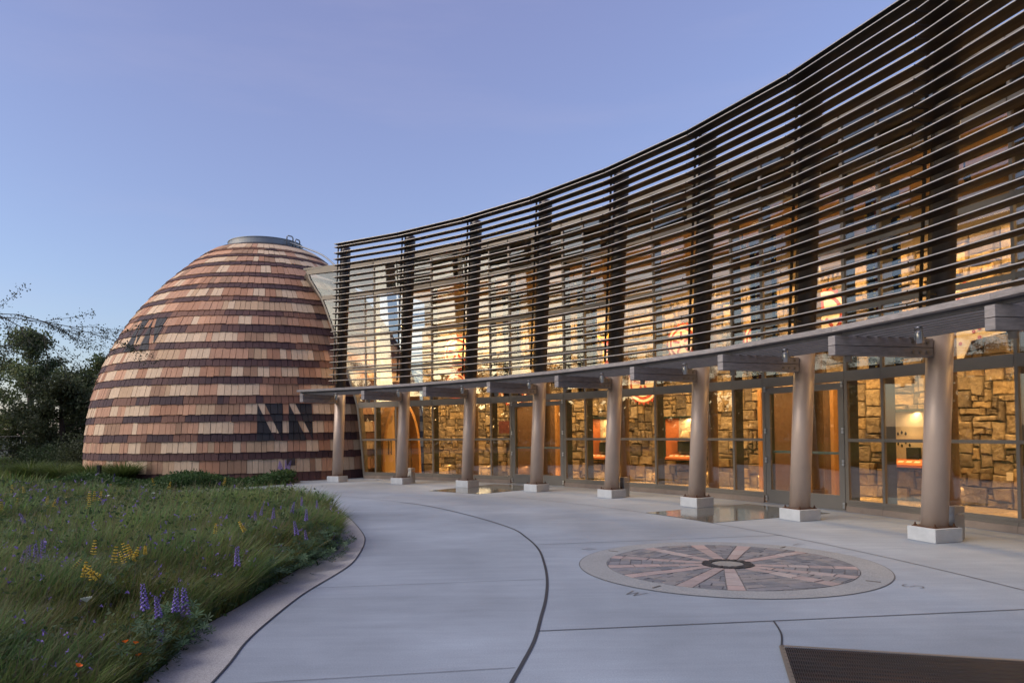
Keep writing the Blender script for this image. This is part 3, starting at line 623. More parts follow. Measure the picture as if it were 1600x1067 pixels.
# painted panels: round cut-outs on the wall
def mural(i, z, r, style, label, R=24.55):
    d = thing('wall_mural', label, 'mural', 'painted mural panels'); c = P(R, i, z); x = tan_(i); nrm = -rad(i); up = Vector((0, 0, 1))
    def disc(r_, o, n=40, jag=0, nm='disc', m=redp):
        b = MB(); pts = [c+x*(rr*math.cos(2*PI*k/n))+up*(rr*math.sin(2*PI*k/n)) for k in range(n) for rr in [r_*(1+(jag if k % 2 else 0))]]
        b.prism(pts, nrm*o, nrm*(o+.012)); b.obj(nm, m, d)
    if style == 'disc':
        disc(r, 0, 48, -.12, 'sunburst', redp); disc(r*.86, .013, nm='cream_ring', m=cream); disc(r*.74, .026, nm='red_ring'); disc(r*.62, .039, nm='cream_field', m=cream)
        b = MB()
        for k in range(5):
            t = 2*PI*k/5+.4; v_ = x*math.cos(t)+up*math.sin(t); b.box(c+v_*r*.34+nrm*.056, r*.4, r*.11, .008, v_, x*-math.sin(t)+up*math.cos(t), nrm)
        b.obj('red_spokes', redp, d)
    elif style == 'dots':
        pts = [(-.5, .8), (.1, .9), (.3, .2), (1.1, -.1), (1.2, -.5), (.4, -.6), (.2, -1), (-.35, -1), (-.6, -.2)]
        b = MB(); b.prism([c+x*(p[0]*r)+up*(p[1]*r) for p in pts], nrm*0, nrm*.02); b.obj('cream_board', cream, d)
        b = MB(); rr = random.Random(3)
        for _ in range(46):
            px_, pz_ = rr.uniform(-.5, 1.05)*r, rr.uniform(-.9, .8)*r
            if (px_ > .3*r and pz_ > -.05*r) or (px_ < -.4*r and pz_ < -.6*r) or pz_ < -.55*r and px_ > .2*r: continue
            b.prism([c+x*(px_+.035*math.cos(k*PI/4))+up*(pz_+.035*math.sin(k*PI/4)) for k in range(8)], nrm*.021, nrm*.026)
        b.obj('red_dots', redp, d)
    else:
        pts = [(-.3, -1), (.3, -1), (.34, .6), (.55, .9), (.2, .8), (0, 1.05), (-.2, .8), (-.55, .9), (-.34, .6)]
        b = MB(); b.prism([c+x*(p[0]*r*1.25)+up*(p[1]*r*1.1) for p in pts], nrm*0, nrm*.012); b.obj('yellow_edge', yelp, d)
        b = MB(); b.prism([c+x*(p[0]*r)+up*(p[1]*r) for p in pts], nrm*.013, nrm*.02); b.obj('red_body', redp, d)
        for zz_ in (-.45, .15):
            b = MB(); b.prism([c+x*(.24*r*math.cos(k*PI/8))+up*(zz_*r+.24*r*math.sin(k*PI/8)) for k in range(16)], nrm*.021, nrm*.028); b.obj('cream_disc', cream, d)
mural(.72, 4.15, .62, 'disc', 'round red and cream mural high on the stone wall nearest the dome')
mural(.70, 3.05, .5, 'disc', 'round red and cream mural just above the canopy nearest the dome')
mural(1.50, 2.85, .62, 'disc', 'bold red mural disc beside the third column, half hidden by the canopy')
mural(2.78, 3.5, .75, 'totem', 'tall red and yellow figure mural between the two sets of glass doors')
mural(3.16, 2.75, .60, 'disc', 'large red and cream mural disc below the canopy beside the fifth column')
mural(3.62, 3.75, .55, 'disc', 'red and cream mural disc above the canopy by the sixth column')
mural(4.42, 3.6, .5, 'disc', 'red and cream mural disc behind the seventh column')
mural(5.02, 3.9, .62, 'disc', 'orange red mural disc right of the seventh column')
mural(6.0, 3.45, .75, 'dots', 'cream cut-out board with red dots right of the nearest column')
# woven banners in the narrow bays
navy = mat('navy_cloth', (.012, .016, .03), .9, 0, .2, 8, .2, 80); maroon = mat('maroon_cloth', (.10, .022, .02), .9, 0, .25, 12, .2, 80)
for i, lab in ((1.98, 'narrow navy and maroon banner left of the far glass doors'), (2.99, 'narrow navy and maroon banner right of the far glass doors'), (4.98, 'narrow navy and maroon banner left of the near glass doors'), (6.0, 'narrow navy and maroon banner right of the near glass doors')):
    d = thing('woven_banner', lab, 'banner', 'hanging woven banners'); R_ = 22.72
    b = MB(); seg(b, R_, R_+.02, i-.125, i+.125, 2.36, 5.5); b.obj('banner_cloth', navy, d)
    b = MB(); seg(b, R_-.008, R_-.001, i-.058, i+.058, 2.38, 5.48); b.obj('centre_band', maroon, d)
    b = MB(); z = 2.4
    while z < 5.45:
        for s_ in (-.066, .066, -.12, .12):
            if random.random() < .75: seg(b, R_-.012, R_-.002, i+s_-.007, i+s_+.007, z, z+.028)
        z += .06
    stuff(b.obj('stitching', yelp, d))
# arched wooden portal of the dome, inside the glass
pt = thing('dome_portal', 'arched wooden entrance to the dome with a tall pale door', 'doorway')
LB, RB = Vector((-4.42, 24.35, 0)), Vector((-3.28, 25.55, 0)); x = (RB-LB); Wd = x.length; x.normalize(); nrm = Vector((x.y, -x.x, 0)); up = Vector((0, 0, 1))
def arch(t, r, h): a = PI*t; return x*(-math.cos(a)*r*(1 if 1 else 0))+up*(h*math.sin(a)**.72)
mid = (LB+RB)/2; n = 20
b = MB()
for k in range(n):
    for (r0, h0), (r1, h1) in (((Wd/2-.09, 2.42), (Wd/2, 2.56)),):
        a0_, a1_ = k/n, (k+1)/n; q = [mid+arch(a0_, r0, h0), mid+arch(a1_, r0, h0), mid+arch(a1_, r1, h1), mid+arch(a0_, r1, h1)]
        b.prism(q, nrm*-.3, nrm*.12)
b.obj('arch_trim', M['orangewood'], pt)
b = MB(); b.prism([mid+arch(k/n, Wd/2-.09, 2.42) for k in range(n+1)], nrm*-.32, nrm*-.28); b.obj('arch_back', M['woodpanel'], pt)
b = MB(); dpol = [mid+arch(k/n*.5, Wd/2-.12, 2.34) for k in range(n//2+1)]+[mid+x*-.14+up*2.25, mid+x*-.05+up*0]
b.prism(dpol, nrm*-.22, nrm*-.16); dl = b.obj('wooden_door', M['doorwood'], pt)
for s_ in (-.42, -.30):
    b = MB(); p0 = mid+x*s_+nrm*-.10; b.tube([p0+up*.72, p0+up*1.25], .016, 8); b.tube([p0+up*.8, p0+up*.8-nrm*.06], .012, 6); b.tube([p0+up*1.17, p0+up*1.17-nrm*.06], .012, 6); b.obj('pull_handle', M['black'], dl)
b = MB()
for r_ in (.05, .10, .15, .2):
    pc = mid+x*-.36+up*1.98+nrm*-.155; b.tube([pc+x*(r_*math.cos(k*PI/12)*.8)+up*(r_*math.sin(k*PI/12)) for k in range(25)], .008, 5)
b.obj('carved_spiral', M['woodpanel'], dl)
b = MB(); Q = P(23.35, -.02); Q2 = LB+nrm*-.3
vest = MB(); vest.prism([RB+x*.01, RB+x*.5+nrm*-1.2, RB+x*.5+nrm*-1.2+up*3, RB+x*.01+up*3], nrm*0, nrm*.04); vest.obj('vestibule_wall', M['woodpanel'], pt)
# small red sign panel on the wall
b = MB(); seg(b, 24.5, 24.54, 1.30, 1.44, 1.40, 1.80); tag(b.obj('wall_sign', maroon), 'small square dark red sign on the stone wall by the third column', 'sign')
b = MB(); seg(b, 24.655, 24.68, 6.27, 6.305, .52, .66); tag(b.obj('outlet_plate', cream), 'small pale outlet plate low on the stone wall at right', 'outlet')
# warm light inside the hall
for i in np.arange(.45, 8.6, .55):
    lamp('wall_washer', 'AREA', P(24.0, i, 5.0), 30, 1.2, rad(i)*.18+Vector((0, 0, -1)), warm, .15); lamp('lower_wall_fill', 'AREA', P(23.9, i, 2.6), 12, 1.2, rad(i)*.35+Vector((0, 0, -1)), warm, .12)  # the lower row is an added fill for the lower stones, not a fitting
    lamp('floor_wash', 'AREA', P(24.52, i, .34), 3.0, 1.0, (0, 0, -1), warm, .05)
for i in np.arange(.8, 8.6, 1.0):
    lamp('hall_light', 'AREA', P(23.3, i, 5.9), 16, .5, (0, 0, -1), (1, .70, .38))
lamp('portal_light', 'AREA', P(23.0, .2, 5.0), 40, .5, (mid-P(23.0, .2, 4.0)), (1, .68, .35))
for i in (.6, 2.6, 4.55, 6.35):
    d = thing('track_light', 'black ceiling spot above the stone wall, '+{.6: 'nearest the dome', 2.6: 'second from the dome', 4.55: 'second from the right', 6.35: 'nearest the camera'}[i], 'spotlight', 'ceiling track lights')
    p = P(23.5, i, 5.95); b = MB(); b.tube([p, p-up*.25], .015, 8); b.obj('stem', M['black'], d)
    b = MB(); dd = (rad(i)*.5-up).normalized(); b.tube([p-up*.25, p-up*.25+dd*.22], .055, 14); b.obj('can', M['black'], d)
    b = MB(); b.tube([p-up*.25+dd*.221, p-up*.25+dd*.224], .045, 14); b.obj('lens', emit('lamp_glow', (1, .75, .42), 14), d)

# ------------------------------------------------------------------ columns
ordn = ['first', 'second', 'third', 'fourth', 'fifth', 'sixth', 'seventh', 'eighth', 'ninth']
for k in range(9):
    base = P(RCOL, k, 0); lab = f'leaning round bronze column on a concrete pad, {ordn[k]} from the dome' if k < 8 else 'leaning round bronze column just beyond the right edge'
    c = thing('column', lab, 'column', 'columns along the curved front', base); r, t = rad(k), tan_(k)
    b = MB(); b.box((0, 0, .09), .443, .443, .18, t, r); b.obj('concrete_pad', M['pad'], c, .008)
    b = MB(); b.box((0, 0, .186), .37, .37, .012, t, r); b.obj('base_plate', M['rust'], c)
    for nm, zs, rr, mm in (('shaft', [.192, 2.70], [.16, .16], M['bronze']), ('upper_shaft', [2.702, 7.15, 7.24, 7.27], [.16, .16, .15, .10], M['bronze_shade'])):
        b = MB(); q = []      # tan bronze pipe; above the canopy the slats' shade is put into its colour
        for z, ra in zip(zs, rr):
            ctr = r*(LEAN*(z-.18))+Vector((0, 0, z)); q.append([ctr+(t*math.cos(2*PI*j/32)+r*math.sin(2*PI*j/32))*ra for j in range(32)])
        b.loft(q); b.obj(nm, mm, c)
    for sx in (-1, 1):
        for sy in (-1, 1):
            b = MB(); p = t*(.155*sx)+r*(.155*sy); b.tube([p+Vector((0, 0, .193)), p+Vector((0, 0, .205))], .02, 6); b.tube([p+Vector((0, 0, .206)), p+Vector((0, 0, .232))], .010, 6); b.obj('anchor_bolt', M['rust'], c)
for (x_, y_), lab in (((-2.97, 21.36), 'small stainless steel post behind the second column'), ((2.47, 16.09), 'small stainless steel post behind the fifth column'), ((5.82, 9.60), 'small stainless steel post behind the eighth column')):
    a = math.atan2(x_-CX, y_-CY); r = Vector((math.sin(a), math.cos(a), 0)); t = Vector((math.cos(a), -math.sin(a), 0))
    c = thing('steel_post', lab, 'post', 'stainless steel posts', (x_, y_, 0))
    b = MB(); b.box((0, 0, .16), .13, .17, .32, t, r); b.obj('post_body', M['steel'], c, .004)
    b = MB(); b.box((0, 0, .385), .135, .175, .09, t, r); b.box(r*-.05+Vector((0, 0, .33)), .11, .06, .02, t, r); b.obj('post_head', M['steel'], c, .004)

# ------------------------------------------------------------------ canopy
cp = thing('canopy', 'slatted timber canopy on stub beams running along the columns', 'canopy')
for k in range(9):
    r, t = rad(k), tan_(k); a_, b_ = RBEAM-.03, RCOL+LEAN*2.3-.165
    for z0, z1 in ((2.38, 2.497), (2.503, 2.62)):
        b = MB(); m_ = P((a_+b_)/2, k, (z0+z1)/2); b.box(m_, .122, b_-a_, z1-z0, t, r); bm_ = b.obj('beam_timber', M['timber'], cp, .006)
        for q in (.10, .22, .34):
            for s_ in (-1, 1):
                c = MB(); p = P(b_-q, k, (z0+z1)/2)+t*(.061*s_); c.tube([p, p+t*(.012*s_)], .02, 8); c.obj('bolt_head', M['frame'], bm_)
for k in range(-1, 9):
    i0, i1 = (k, k+1) if k >= 0 else (-.08, 0)
    b = MB(); seg(b, RBEAM-.02, RBEAM+.10, i0+.0008, i1-.0008, 2.672, 2.735); b.obj('fascia_board', M['timber'], cp)
    for j, R_ in enumerate(np.linspace(19.30, 20.46, 8)):
        b = MB(); seg(b, R_, R_+.05, i0+.0008, i1-.0008, 2.622, 2.70); b.obj('purlin', M['purlin'], cp)
for k in range(8):
    i = k+.38; R_ = 19.62; lab = f'silver cylinder spotlight hung under the canopy just before the {ordn[k]} column from the dome' if 0 else f'silver cylinder spotlight hung under the canopy, {ordn[k]} from the dome'
    s_ = thing('spotlight', lab, 'spotlight', 'silver canopy spotlights', P(R_, i, 2.62)); t = tan_(i)
    b = MB(); b.tube([(0, 0, 0), (0, 0, -.015)], .04, 14)
    for q in (-1, 1): b.box(t*(.052*q)+Vector((0, 0, -.075)), .006, .02, .13, t, rad(i))
    b.box((0, 0, -.02), .11, .02, .006, t, rad(i)); b.obj('bracket', M['steel'], s_)
    b = MB(); d = (rad(i)*.16+Vector((0, 0, -1))).normalized(); b.tube([Vector((0, 0, -.045)), Vector((0, 0, -.045))+d*.01, Vector((0, 0, -.045))+d*.135, Vector((0, 0, -.045))+d*.14], [.036, .043, .043, .039], 18); b.obj('lamp_can', M['steel'], s_)
for k in range(1, 9):
    p = P(RBEAM+.22, k, 2.379); s_ = MB(); s_.tube([p, p-Vector((0, 0, .012)), p-Vector((0, 0, .016)), p-Vector((0, 0, .075))], [.05, .05, .043, .043], 16)
    tag(s_.obj('downlight', M['frame']), f'dark stubby downlight under the {ordn[k]} canopy beam counted from the dome', 'downlight', 'canopy downlights')

# ------------------------------------------------------------------ sunscreen of metal slats
ss = thing('sunscreen', 'tall curved sunscreen of thin brown metal slats leaning in front of the glass', 'sunscreen')
ZS = [3.052+(7.154-3.052)*k/22 for k in range(23)]+[7.253]
for k in range(9):
    for z in ZS:
        R_ = RSCR-(7.26-z)*LEAN; D_ = .25; b = MB(); ends = []
        for i, s_ in ((k, 1), (k+1, -1)):
            o = tan_(i)*(.011*s_)
            if k == 0 and s_ == 1: o = o*0
            ends.append([P(R_, i, z)+o+Vector((0, 0, -.007)), P(R_+.004, i, z)+o+Vector((0, 0, -.011)), P(R_+D_*.5, i, z)+o+Vector((0, 0, -.014)), P(R_+D_, i, z)+o+Vector((0, 0, -.004)), P(R_+D_, i, z)+o+Vector((0, 0, .004)), P(R_+D_*.5, i, z)+o+Vector((0, 0, .010)), P(R_+.006, i, z)+o+Vector((0, 0, .010)), P(R_, i, z)+o+Vector((0, 0, .007))])
        b.loft(ends, 0, True, False); b.m[7] = 1; b.obj('slat', [M['slat'], M['nose_lit']], ss)
for k in range(9):
    r, t = rad(k), tan_(k)
    for s_ in (-1, 1):
        b = MB(); o = t*(.06*s_)
        q = []
        for z in (2.98, 7.27):
            R_ = RSCR-(7.26-z)*LEAN+.256; c0_ = P(R_, k, z)+o; c1_ = P(R_+.05, k, z)+o; h_ = t*.008
            q.append([c0_-h_, c0_+h_, c1_+h_, c1_-h_])
        b.hexa(q[0], q[1]); b.obj('upright', M['mull_dark'], ss)
    for z in (3.2, 4.5, 5.8, 7.0):
        R_ = RSCR-(7.26-z)*LEAN+.306; R2 = RCOL+LEAN*(z-.18)-.15; b = MB(); b.box((P(R_, k, z)+P(R2, k, z))/2, .14, R2-R_, .03, t, r); b.obj('bracket', M['mull_dark'], ss)

exec_plants = True
# ------------------------------------------------------------------ planting
def in_poly(x, y, poly):
    px_ = np.array([p[0] for p in poly]); py_ = np.array([p[1] for p in poly]); ins = np.zeros(len(x), bool); j = len(poly)-1
    for i in range(len(poly)):
        c = (py_[i] > y) != (py_[j] > y)
        with np.errstate(divide='ignore', invalid='ignore'): xi = (px_[j]-px_[i])*(y-py_[i])/(py_[j]-py_[i])+px_[i]
        ins ^= c & (x < xi); j = i
    return ins
def leaf_mat(name, tr=.25, rough=.55):
    m = bpy.data.materials.new(name); m.use_nodes = True; N = m.node_tree.nodes; L = m.node_tree.links; b = N['Principled BSDF']
    at = N.new('ShaderNodeAttribute'); at.attribute_name = 'Col'; L.new(at.outputs['Color'], b.inputs['Base Color']); b.inputs['Roughness'].default_value = rough; b.inputs['Specular IOR Level'].default_value = .25
    t = N.new('ShaderNodeBsdfTranslucent'); L.new(at.outputs['Color'], t.inputs[0]); mx = N.new('ShaderNodeMixShader'); mx.inputs[0].default_value = tr
    L.new(b.outputs[0], mx.inputs[1]); L.new(t.outputs[0], mx.inputs[2]); L.new(mx.outputs[0], N['Material Output'].inputs[0]); return m
M['leaf'] = leaf_mat('foliage', .38); M['petal'] = leaf_mat('petals', .3)
def tri_mesh(name, V, F, C, m, parent=None):   # V (n,3), F (k,3), C (n,3) numpy
    me = bpy.data.meshes.new(name); me.vertices.add(len(V)); me.vertices.foreach_set('co', np.ascontiguousarray(V, np.float32).ravel())
    me.loops.add(len(F)*3); me.loops.foreach_set('vertex_index', np.ascontiguousarray(F, np.int32).ravel())
    me.polygons.add(len(F)); me.polygons.foreach_set('loop_start', np.arange(0, len(F)*3, 3, dtype=np.int32)); me.polygons.foreach_set('loop_total', np.full(len(F), 3, np.int32))
    at = me.color_attributes.new('Col', 'FLOAT_COLOR', 'POINT'); at.data.foreach_set('color', np.concatenate([C, np.ones((len(C), 1))], 1).astype(np.float32).ravel())
    me.materials.append(m); me.update(calc_edges=True); return link(name, me, parent)
def blades(x, y, h, wd, lean, az, col, z0=0.0, tipcol=None):
    n = len(x); f = az+rng.uniform(-.9, .9, n)+PI/2; wx, wy = np.cos(f)*wd/2, np.sin(f)*wd/2; V = np.zeros((n, 5, 3)); lx, ly = np.cos(az)*lean*h, np.sin(az)*lean*h
    for k, (t, s_) in enumerate(((0, -1), (0, 1), (.55, -.8), (.55, .8), (1, 0))):
        b_ = t*t; V[:, k, 0] = x+lx*b_+wx*s_; V[:, k, 1] = y+ly*b_+wy*s_; V[:, k, 2] = z0+h*t*(1-.25*lean*t)
    F = np.arange(n)[:, None, None]*5+np.array([[0, 1, 3], [0, 3, 2], [2, 3, 4]])[None]
    C = np.repeat(col[:, None, :], 5, 1)
    if tipcol is not None: C[:, 4] = tipcol; C[:, 2:4] = .6*C[:, 2:4]+.4*tipcol[:, None, :]
    return V.reshape(-1, 3), F.reshape(-1, 3), C.reshape(-1, 3)
def pick(cols, n, var=.2):
    c = np.array(cols)[rng.integers(0, len(cols), n)]; return c*(1+rng.uniform(-var, var, (n, 1)))
GR = [(.10, .17, .036), (.13, .185, .042), (.08, .15, .042), (.15, .175, .052), (.09, .135, .038), (.16, .15, .06)]
N0 = 900000
d_ = 2.6*np.exp(rng.uniform(0, math.log(30/2.6), N0)); th = rng.uniform(-.80, .04, N0); gx, gy = d_*np.sin(th), d_*np.cos(th)
ok = in_poly(gx, gy, MEADOW) & (gx > -24)
gx, gy, d_ = gx[ok], gy[ok], d_[ok]; keep_n = 230000
s_ = rng.permutation(len(gx))[:keep_n]; gx, gy, d_ = gx[s_], gy[s_], d_[s_]
bi = np.array(border_in)
def edist(x, y):
    o = np.full(len(x), 99.)
    for p in bi[::2]: o = np.minimum(o, np.hypot(x-p[0], y-p[1]))
    return o
ed = edist(gx, gy)
patch = np.sin(gx*1.3+np.sin(gy*.9)*1.5)*np.sin(gy*1.1+gx*.4)
p2 = np.sin(gx*3.1+gy*1.7)*np.sin(gy*2.7-gx*1.9+1)
hh = (.40+.11*patch+.09*p2+rng.uniform(-.2, .2, len(gx)))*np.clip(.62+ed*.9, .6, 1)
out = ed < .35
hh *= np.where(gy > 15, .72, 1)*np.where((gy < 5.6) & (ed < .75), .55+.25*rng.random(len(gx)), 1)
cc = pick(GR, len(gx), .3)*(1+.3*patch[:, None]+.22*p2[:, None])*np.where((p2 > .35)[:, None], np.array([[.8, .95, 1.15]]), np.array([[1, 1, 1]]))*np.where((patch < -.45)[:, None], np.array([[1.12, 1.0, .9]]), 1); tip = np.where(rng.random((len(gx), 1)) < .22, np.array([[.19, .17, .09]]), cc*1.25)
V, F, C = blades(gx, gy, hh, .0026+.0012*d_*.8, np.where(out, rng.uniform(.3, .85, len(gx)), rng.uniform(.15, .8, len(gx))), np.where(out, rng.normal(0, .6, len(gx)), rng.normal(.2, 1.0, len(gx))), cc, .008, tip)
stuff(tri_mesh('meadow_grass', V, F, C, M['leaf']))
# seed-headed stems
k = rng.permutation(len(gx))[:11000]; sx, sy, sd = gx[k], gy[k], d_[k]; sh_ = hh[k]*rng.uniform(1.0, 1.3, len(k))
V, F, C = blades(sx, sy, sh_, .0018+.0007*sd, rng.uniform(.1, .5, len(k)), rng.normal(.2, 1., len(k)), pick([(.12, .10, .055), (.10, .10, .045), (.13, .085, .07)], len(k)), .008, pick([(.20, .16, .10), (.17, .13, .10)], len(k)))
stuff(tri_mesh('seeding_grass', V, F, C, M['leaf']))
# broad leafy ground plants and tiny purple flowers
def leafquads(c, size, col, flat=.5):
    n = len(c); a = rng.uniform(0, 2*PI, n); el = rng.normal(0, flat, n); u_ = np.stack([np.cos(a)*np.cos(el), np.sin(a)*np.cos(el), np.sin(el)], 1)
    r_ = rng.normal(size=(n, 3)); v_ = np.cross(u_, r_); v_ /= np.linalg.norm(v_, axis=1)[:, None]+1e-9
    s_ = size[:, None]; V = np.stack([c, c+u_*s_*.5+v_*s_*.28, c+u_*s_, c+u_*s_*.5-v_*s_*.28], 1)
    F = np.arange(n)[:, None, None]*4+np.array([[0, 1, 2], [0, 2, 3]])[None]; return V.reshape(-1, 3), F.reshape(-1, 3), np.repeat(col, 4, 0)
k = rng.permutation(len(gx))[:6500]; cen = np.repeat(np.stack([gx[k], gy[k], np.zeros(len(k))], 1), 9, 0); cd_ = np.repeat(d_[k], 9); n = len(cen)
cen += np.stack([rng.normal(0, .06, n), rng.normal(0, .06, n), np.repeat(hh[k], 9)*rng.uniform(.25, .95, n)], 1)
V, F, C = leafquads(cen, .018+.0035*cd_*rng.uniform(.6, 1.3, n), pick([(.06, .10, .035), (.045, .085, .03), (.08, .11, .05)], n), .6)
stuff(tri_mesh('meadow_herbs', V, F, C, M['leaf']))
k = rng.permutation(len(gx))[:1700]; k = k[(np.sin(gx[k]*.8+2)*np.cos(gy[k]*.55) > -.3)]; n = len(k); cen = np.stack([gx[k], gy[k], hh[k]*rng.uniform(.75, 1.15, n)], 1)
V, F, C = leafquads(np.repeat(cen, 3, 0)+rng.normal(0, .006, (n*3, 3)), np.repeat(.010+.0022*d_[k], 3), pick([(.20, .14, .42), (.26, .18, .50), (.17, .11, .33)], n*3), 1)
stuff(tri_mesh('tiny_purple_flowers', V, F, C, M['petal']))
def palm_leaves(centres, size, cols):      # palmate leaves: seven narrow leaflets round one point
    V, F, C = [], [], []
    for c in centres:
        nrm = Vector((random.gauss(0, .5), random.gauss(0, .5), 1)).normalized(); u_ = nrm.orthogonal().normalized(); v_ = nrm.cross(u_); cl = np.array(random.choice(cols))*random.uniform(.75, 1.25); s_ = size*random.uniform(.7, 1.2)
        for k in range(7):
            a = 2*PI*k/7; d = np.array(u_*math.cos(a)+v_*math.sin(a)+nrm*.18); e = np.array(v_*math.cos(a)-u_*math.sin(a)); o = len(V); c_ = np.array(c)
            V += [c_, c_+d*s_*.6+e*s_*.14, c_+d*s_, c_+d*s_*.6-e*s_*.14]; C += [cl]*4; F += [[o, o+1, o+2], [o, o+2, o+3]]
    return np.array(V), np.array(F), np.array(C)
LFC = [(.07, .125, .06), (.055, .105, .055), (.09, .15, .075)]
def leafmass(name, spots, size, cols, dens=900):
    cs = []
    for x, y, r, h in spots:
        n_ = int(dens*r*r); a = rng.uniform(0, 2*PI, n_); q = r*np.sqrt(rng.random(n_)); cs += list(zip(x+q*np.cos(a), y+q*np.sin(a), np.maximum(.03, h*(1-.6*(q/r)**2)*(.35+.7*rng.random(n_)))))
    return stuff(tri_mesh(name, *palm_leaves(cs, size, cols), M['leaf']))
leafmass('lupine_foliage', [(-2.38, 4.75, .22, .34), (-2.40, 5.2, .24, .3), (-2.3, 4.35, .2, .26), (-2.32, 3.9, .25, .2), (-2.6, 4.3, .3, .22), (-2.75, 3.8, .3, .2), (-2.5, 3.5, .25, .18), (-2.36, 6.9, .25, .32), (-2.34, 7.5, .3, .36), (-2.3, 8.1, .3, .34), (-2.26, 8.7, .28, .3), (-2.32, 9.3, .3, .32), (-2.6, 9.1, .4, .44), (-3.0, 9.3, .4, .46), (-2.9, 9.9, .4, .48)], .06, LFC)
leafmass('leafy_meadow_plants', [(-4.1, 6.2, .45, .5), (-4.5, 6.0, .4, .5), (-3.9, 5.7, .4, .48), (-2.9, 4.0, .35, .44), (-3.2, 4.4, .3, .42), (-6.9, 9.2, .9, .5), (-7.6, 12.2, 1.0, .5), (-5.4, 8.2, .6, .5), (-8.8, 13.0, 1.0, .48)], .055, [(.05, .085, .035), (.065, .11, .045), (.04, .07, .03)], 700)
# low ground cover in front of the dome
GCP = [(-10.5, 19.6), (-8.7, 19.62), (-7.5, 20.5), (-6.6, 21.5), (-6.6, 22.1), (-7.4, 22.25), (-9.5, 22.0), (-11.5, 22.1), (-13, 22.6), (-14.5, 20.2)]
x_ = rng.uniform(-14.5, -6.5, 9000); y_ = rng.uniform(19.5, 22.7, 9000); o_ = in_poly(x_, y_, GCP) & (np.hypot(x_-DX, y_-DY) > 6.2); x_, y_ = x_[o_], y_[o_]
n = len(x_)*8; hgt = (.16+.10*np.sin(x_*2.1+y_)+rng.uniform(0, .08, len(x_))); cen = np.repeat(np.stack([x_, y_, np.zeros(len(x_))], 1), 8, 0)+np.stack([rng.normal(0, .08, n), rng.normal(0, .08, n), np.repeat(hgt, 8)*rng.uniform(.1, 1.3, n)], 1)
V, F, C = leafquads(cen, rng.uniform(.05, .10, n), pick([(.05, .10, .03), (.07, .12, .04), (.035, .075, .025)], n, .3), .6); stuff(tri_mesh('ground_cover', V, F, C, M['leaf']))
# field grass beyond
n = 30000; x_ = rng.uniform(-45, -10, n); y_ = rng.uniform(18, 45, n); o_ = (np.hypot(x_-DX, y_-DY) > 6.4) & ((x_ < -13.8) | (y_ > 30)); x_, y_ = x_[o_], y_[o_]; n = len(x_)
V, F, C = blades(x_, y_, rng.uniform(.25, .6, n), np.full(n, .03), rng.uniform(.1, .6, n), rng.normal(.2, 1, n), pick(GR, n, .25), -.05); stuff(tri_mesh('field_grass', V, F, C, M['leaf']))
# big clumps of arching grass by the dome
def clump(x0, y0, r, h, n, label):
    a = rng.uniform(0, 2*PI, n); q = r*.25*np.sqrt(rng.random(n)); ln2 = rng.uniform(.35, 1.1, n)
    V, F, C = blades(q*np.cos(a), q*np.sin(a), h*rng.uniform(.6, 1.1, n), np.full(n, .020), ln2*r/h*1.2, a, pick([(.10, .145, .035), (.075, .12, .03), (.13, .16, .05)], n, .25), 0)
    o = tri_mesh('ornamental_grass', V, F, C, M['leaf']); o.location = (x0, y0, .012); tag(o, label, 'grass clump', 'arching grass clumps beside the dome')
for a in ((-11.75, 22.0, .75, .85, 900, 'arching green grass clump, rightmost against the dome'), (-13.1, 22.6, .8, .80, 900, 'arching green grass clump, second from the right beside the dome'), (-14.5, 23.3, .85, .78, 900, 'arching green grass clump left of the dome edge'), (-16.3, 24.6, 1.0, .85, 900, 'pale arching grass clump, leftmost below the trees'), (-12.5, 21.3, .6, .6, 600, 'low arching grass clump in front of the others beside the dome')): clump(*a)
b = MB(); b.box((-12.1, 21.3, .3), .09, .09, .6); b.box((-12.1, 21.3, .62), .10, .10, .03); tag(b.obj('marker_post', M['black']), 'short black post standing among the grass clumps by the dome', 'post')

# lupines, poppies, white umbels
def whorl_mesh(col):
    V, F, C = [], [], []; L_ = .17
    for w_ in range(6):
        z = L_*w_/5.5; R_ = .032-.0032*w_; cl = np.array(col[w_ % len(col)])
        for k in range(9):
            a = 2*PI*k/9+w_*.3; d = np.array([math.cos(a), math.sin(a), .25]); e = np.array([-math.sin(a), math.cos(a), 0]); o = len(V); c = d*R_*.25+np.array([0, 0, z])
            V += [c, c+d*R_*.55+e*.006, c+d*R_, c+d*R_*.55-e*.006, c+d*R_*.5+np.array([0, 0, .010])]; C += [cl*random.uniform(.85, 1.15)]*5; F += [[o, o+1, o+4], [o+1, o+2, o+4], [o+2, o+3, o+4], [o+3, o, o+4], [o, o+3, o+1], [o+1, o+3, o+2]]
    o = len(V)
    for z in (-.5, L_+.02):
        for q in range(3): V.append(np.array([.004*math.cos(q*2.1), .004*math.sin(q*2.1), z])); C.append(np.array((.12, .15, .05)))
    for q in range(3): r_ = (q+1) % 3; F += [[o+q, o+r_, o+3+r_], [o+q, o+3+r_, o+3+q]]
    return np.array(V), np.array(F), np.array(C)
